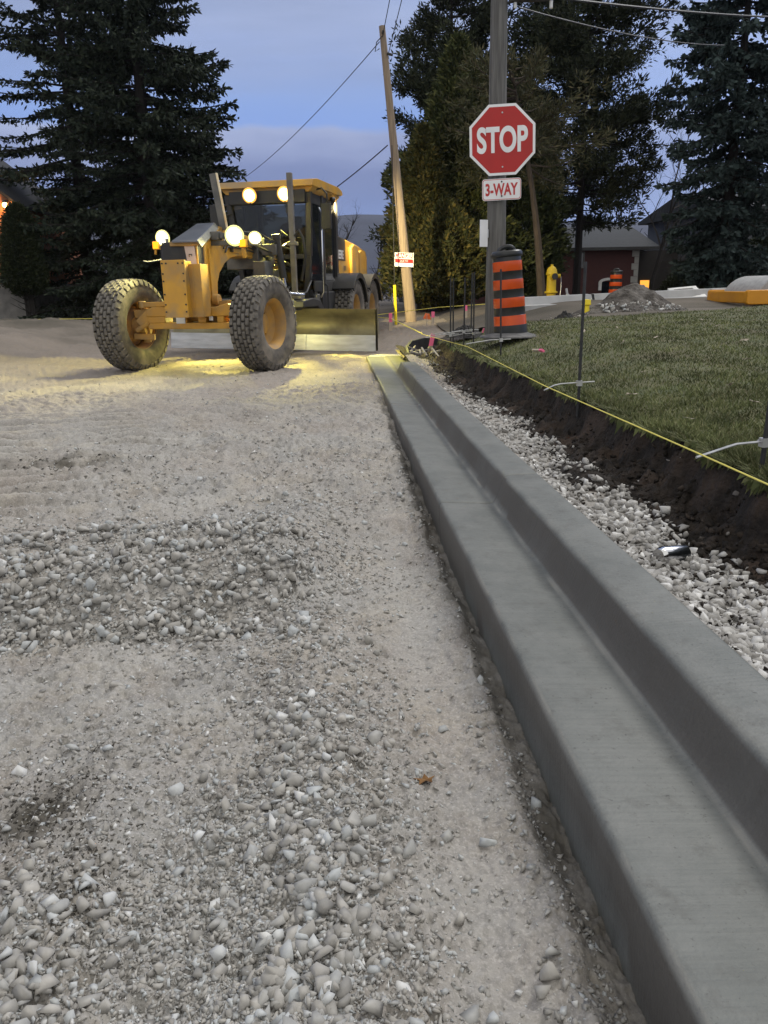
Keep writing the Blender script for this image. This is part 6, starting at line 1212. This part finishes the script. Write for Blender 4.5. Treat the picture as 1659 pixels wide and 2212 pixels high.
# drink can among the stones
cn = thing('drink_can', 'crumpled silver and black drink can lying on the white stones below the bank', 'can', (1.335, 2.86, float(verge_z(np.array([1.335]), np.array([2.86]))[0][0])+0.035)); cn.rotation_euler = (radians(83), 0, radians(-62)); cn.scale = (1.1, 1.1, 1.4)
mb = MB(); mb.lathe([(0.0, -0.061), (0.024, -0.061), (0.033, -0.052), (0.033, 0.048), (0.027, 0.060), (0.026, 0.062), (0.024, 0.060), (0.0, 0.058)], 28, cap=False, mats=[0, 0, 1, 0, 0, 0, 0]); bo = mb.build('can_body', ['chrome', mat('can_print', (0.05, 0.055, 0.06), (0.6, 0.6, 0.62), rough=0.2, metal=0.85, scale=9, stretch=(3, 3, 0.6), lo=0.48, hi=0.54)], cn)
MB().box(-0.006, 0.006, -0.012, 0.008, 0.0585, 0.0605).build('pull_tab', 'chrome', cn)
# brown leaf on the gravel, pale leaves on the lawn
def leaf_mesh(seed, s):
    r = random.Random(seed); n = 11; mb = MB(); o = []
    for k in range(n): a = 2*pi*k/n; q = s*(0.55+0.45*(k % 2))*r.uniform(0.8, 1.15); o.append((q*cos(a), q*sin(a)*0.7, 0.4*s*r.random()))
    top_ = [(0, 0, 0.004)]+o; bot_ = [(p[0], p[1], p[2]-0.0015) for p in top_]
    mb.add(top_+bot_, [(0, 1+k, 1+(k+1) % n) for k in range(n)]+[(n+1, n+2+(k+1) % n, n+2+k) for k in range(n)]+[(1+k, n+2+k, n+2+(k+1) % n, 1+(k+1) % n) for k in range(n)]); return mb
for k, (x, y, s) in enumerate(((0.205, 1.775, 0.032),)):
    o = leaf_mesh(3, s).build('dry_leaf', 'leaf_brown', smooth=False); o.location = (x, y, float(road_h(np.array([x]), np.array([y]))[0])+0.008); tag(o, 'curled brown leaf lying alone on the gravel near the kerb', 'leaf')
r = np.random.default_rng(8); lf = [leaf_mesh(k+20, 0.035) for k in range(4)]; proto = [m_.build('dry_leaf', 'leaf_pale', smooth=False) for m_ in lf]
spots = [(2.9, 5.1), (3.3, 6.2), (2.55, 4.4), (3.6, 5.6), (2.2, 4.1), (3.0, 3.9), (2.7, 7.6), (3.9, 7.3), (4.6, 6.4), (2.35, 6.0), (4.3, 9.0), (5.4, 8.3), (3.3, 9.4), (2.5, 3.5), (3.8, 4.6), (5.0, 10.2), (3.15, 7.9), (2.15, 5.0), (4.0, 5.9), (3.5, 4.9), (2.85, 8.8), (4.9, 7.6)]
for k, (x, y) in enumerate(spots):
    o = proto[k] if k < 4 else proto[k % 4].copy()
    if k >= 4: COL.objects.link(o)
    q = r.uniform(0.6, 1.2); o.scale = (q*1.5, q*0.7, q); o.rotation_euler = (r.normal(0, 0.3), r.normal(0, 0.3), r.uniform(0, 6)); o.location = (x+r.normal(0, 0.1), y+r.normal(0, 0.1), float(lawn_h(np.array([x]), np.array([y]))[0])+0.028)
    tag(o, 'pale dry leaf lying on the mown lawn to the right', 'leaf', 'dry leaves on the lawn')

# the evening air
hz = MB().box(-1600, 1800, -60, 1480, -60, 170).build('haze', 'glass', smooth=False); hz.data.materials.clear()
m = bpy.data.materials.new('evening_haze'); m.use_nodes = True; t = m.node_tree; t.nodes.clear()
vo = t.nodes.new('ShaderNodeVolumePrincipled'); vo.inputs['Density'].default_value = 0.00012; vo.inputs['Color'].default_value = (0.80, 0.86, 1.0, 1)
om = t.nodes.new('ShaderNodeOutputMaterial'); t.links.new(vo.outputs[0], om.inputs['Volume']); hz.data.materials.append(m); tag(hz, kind='stuff')
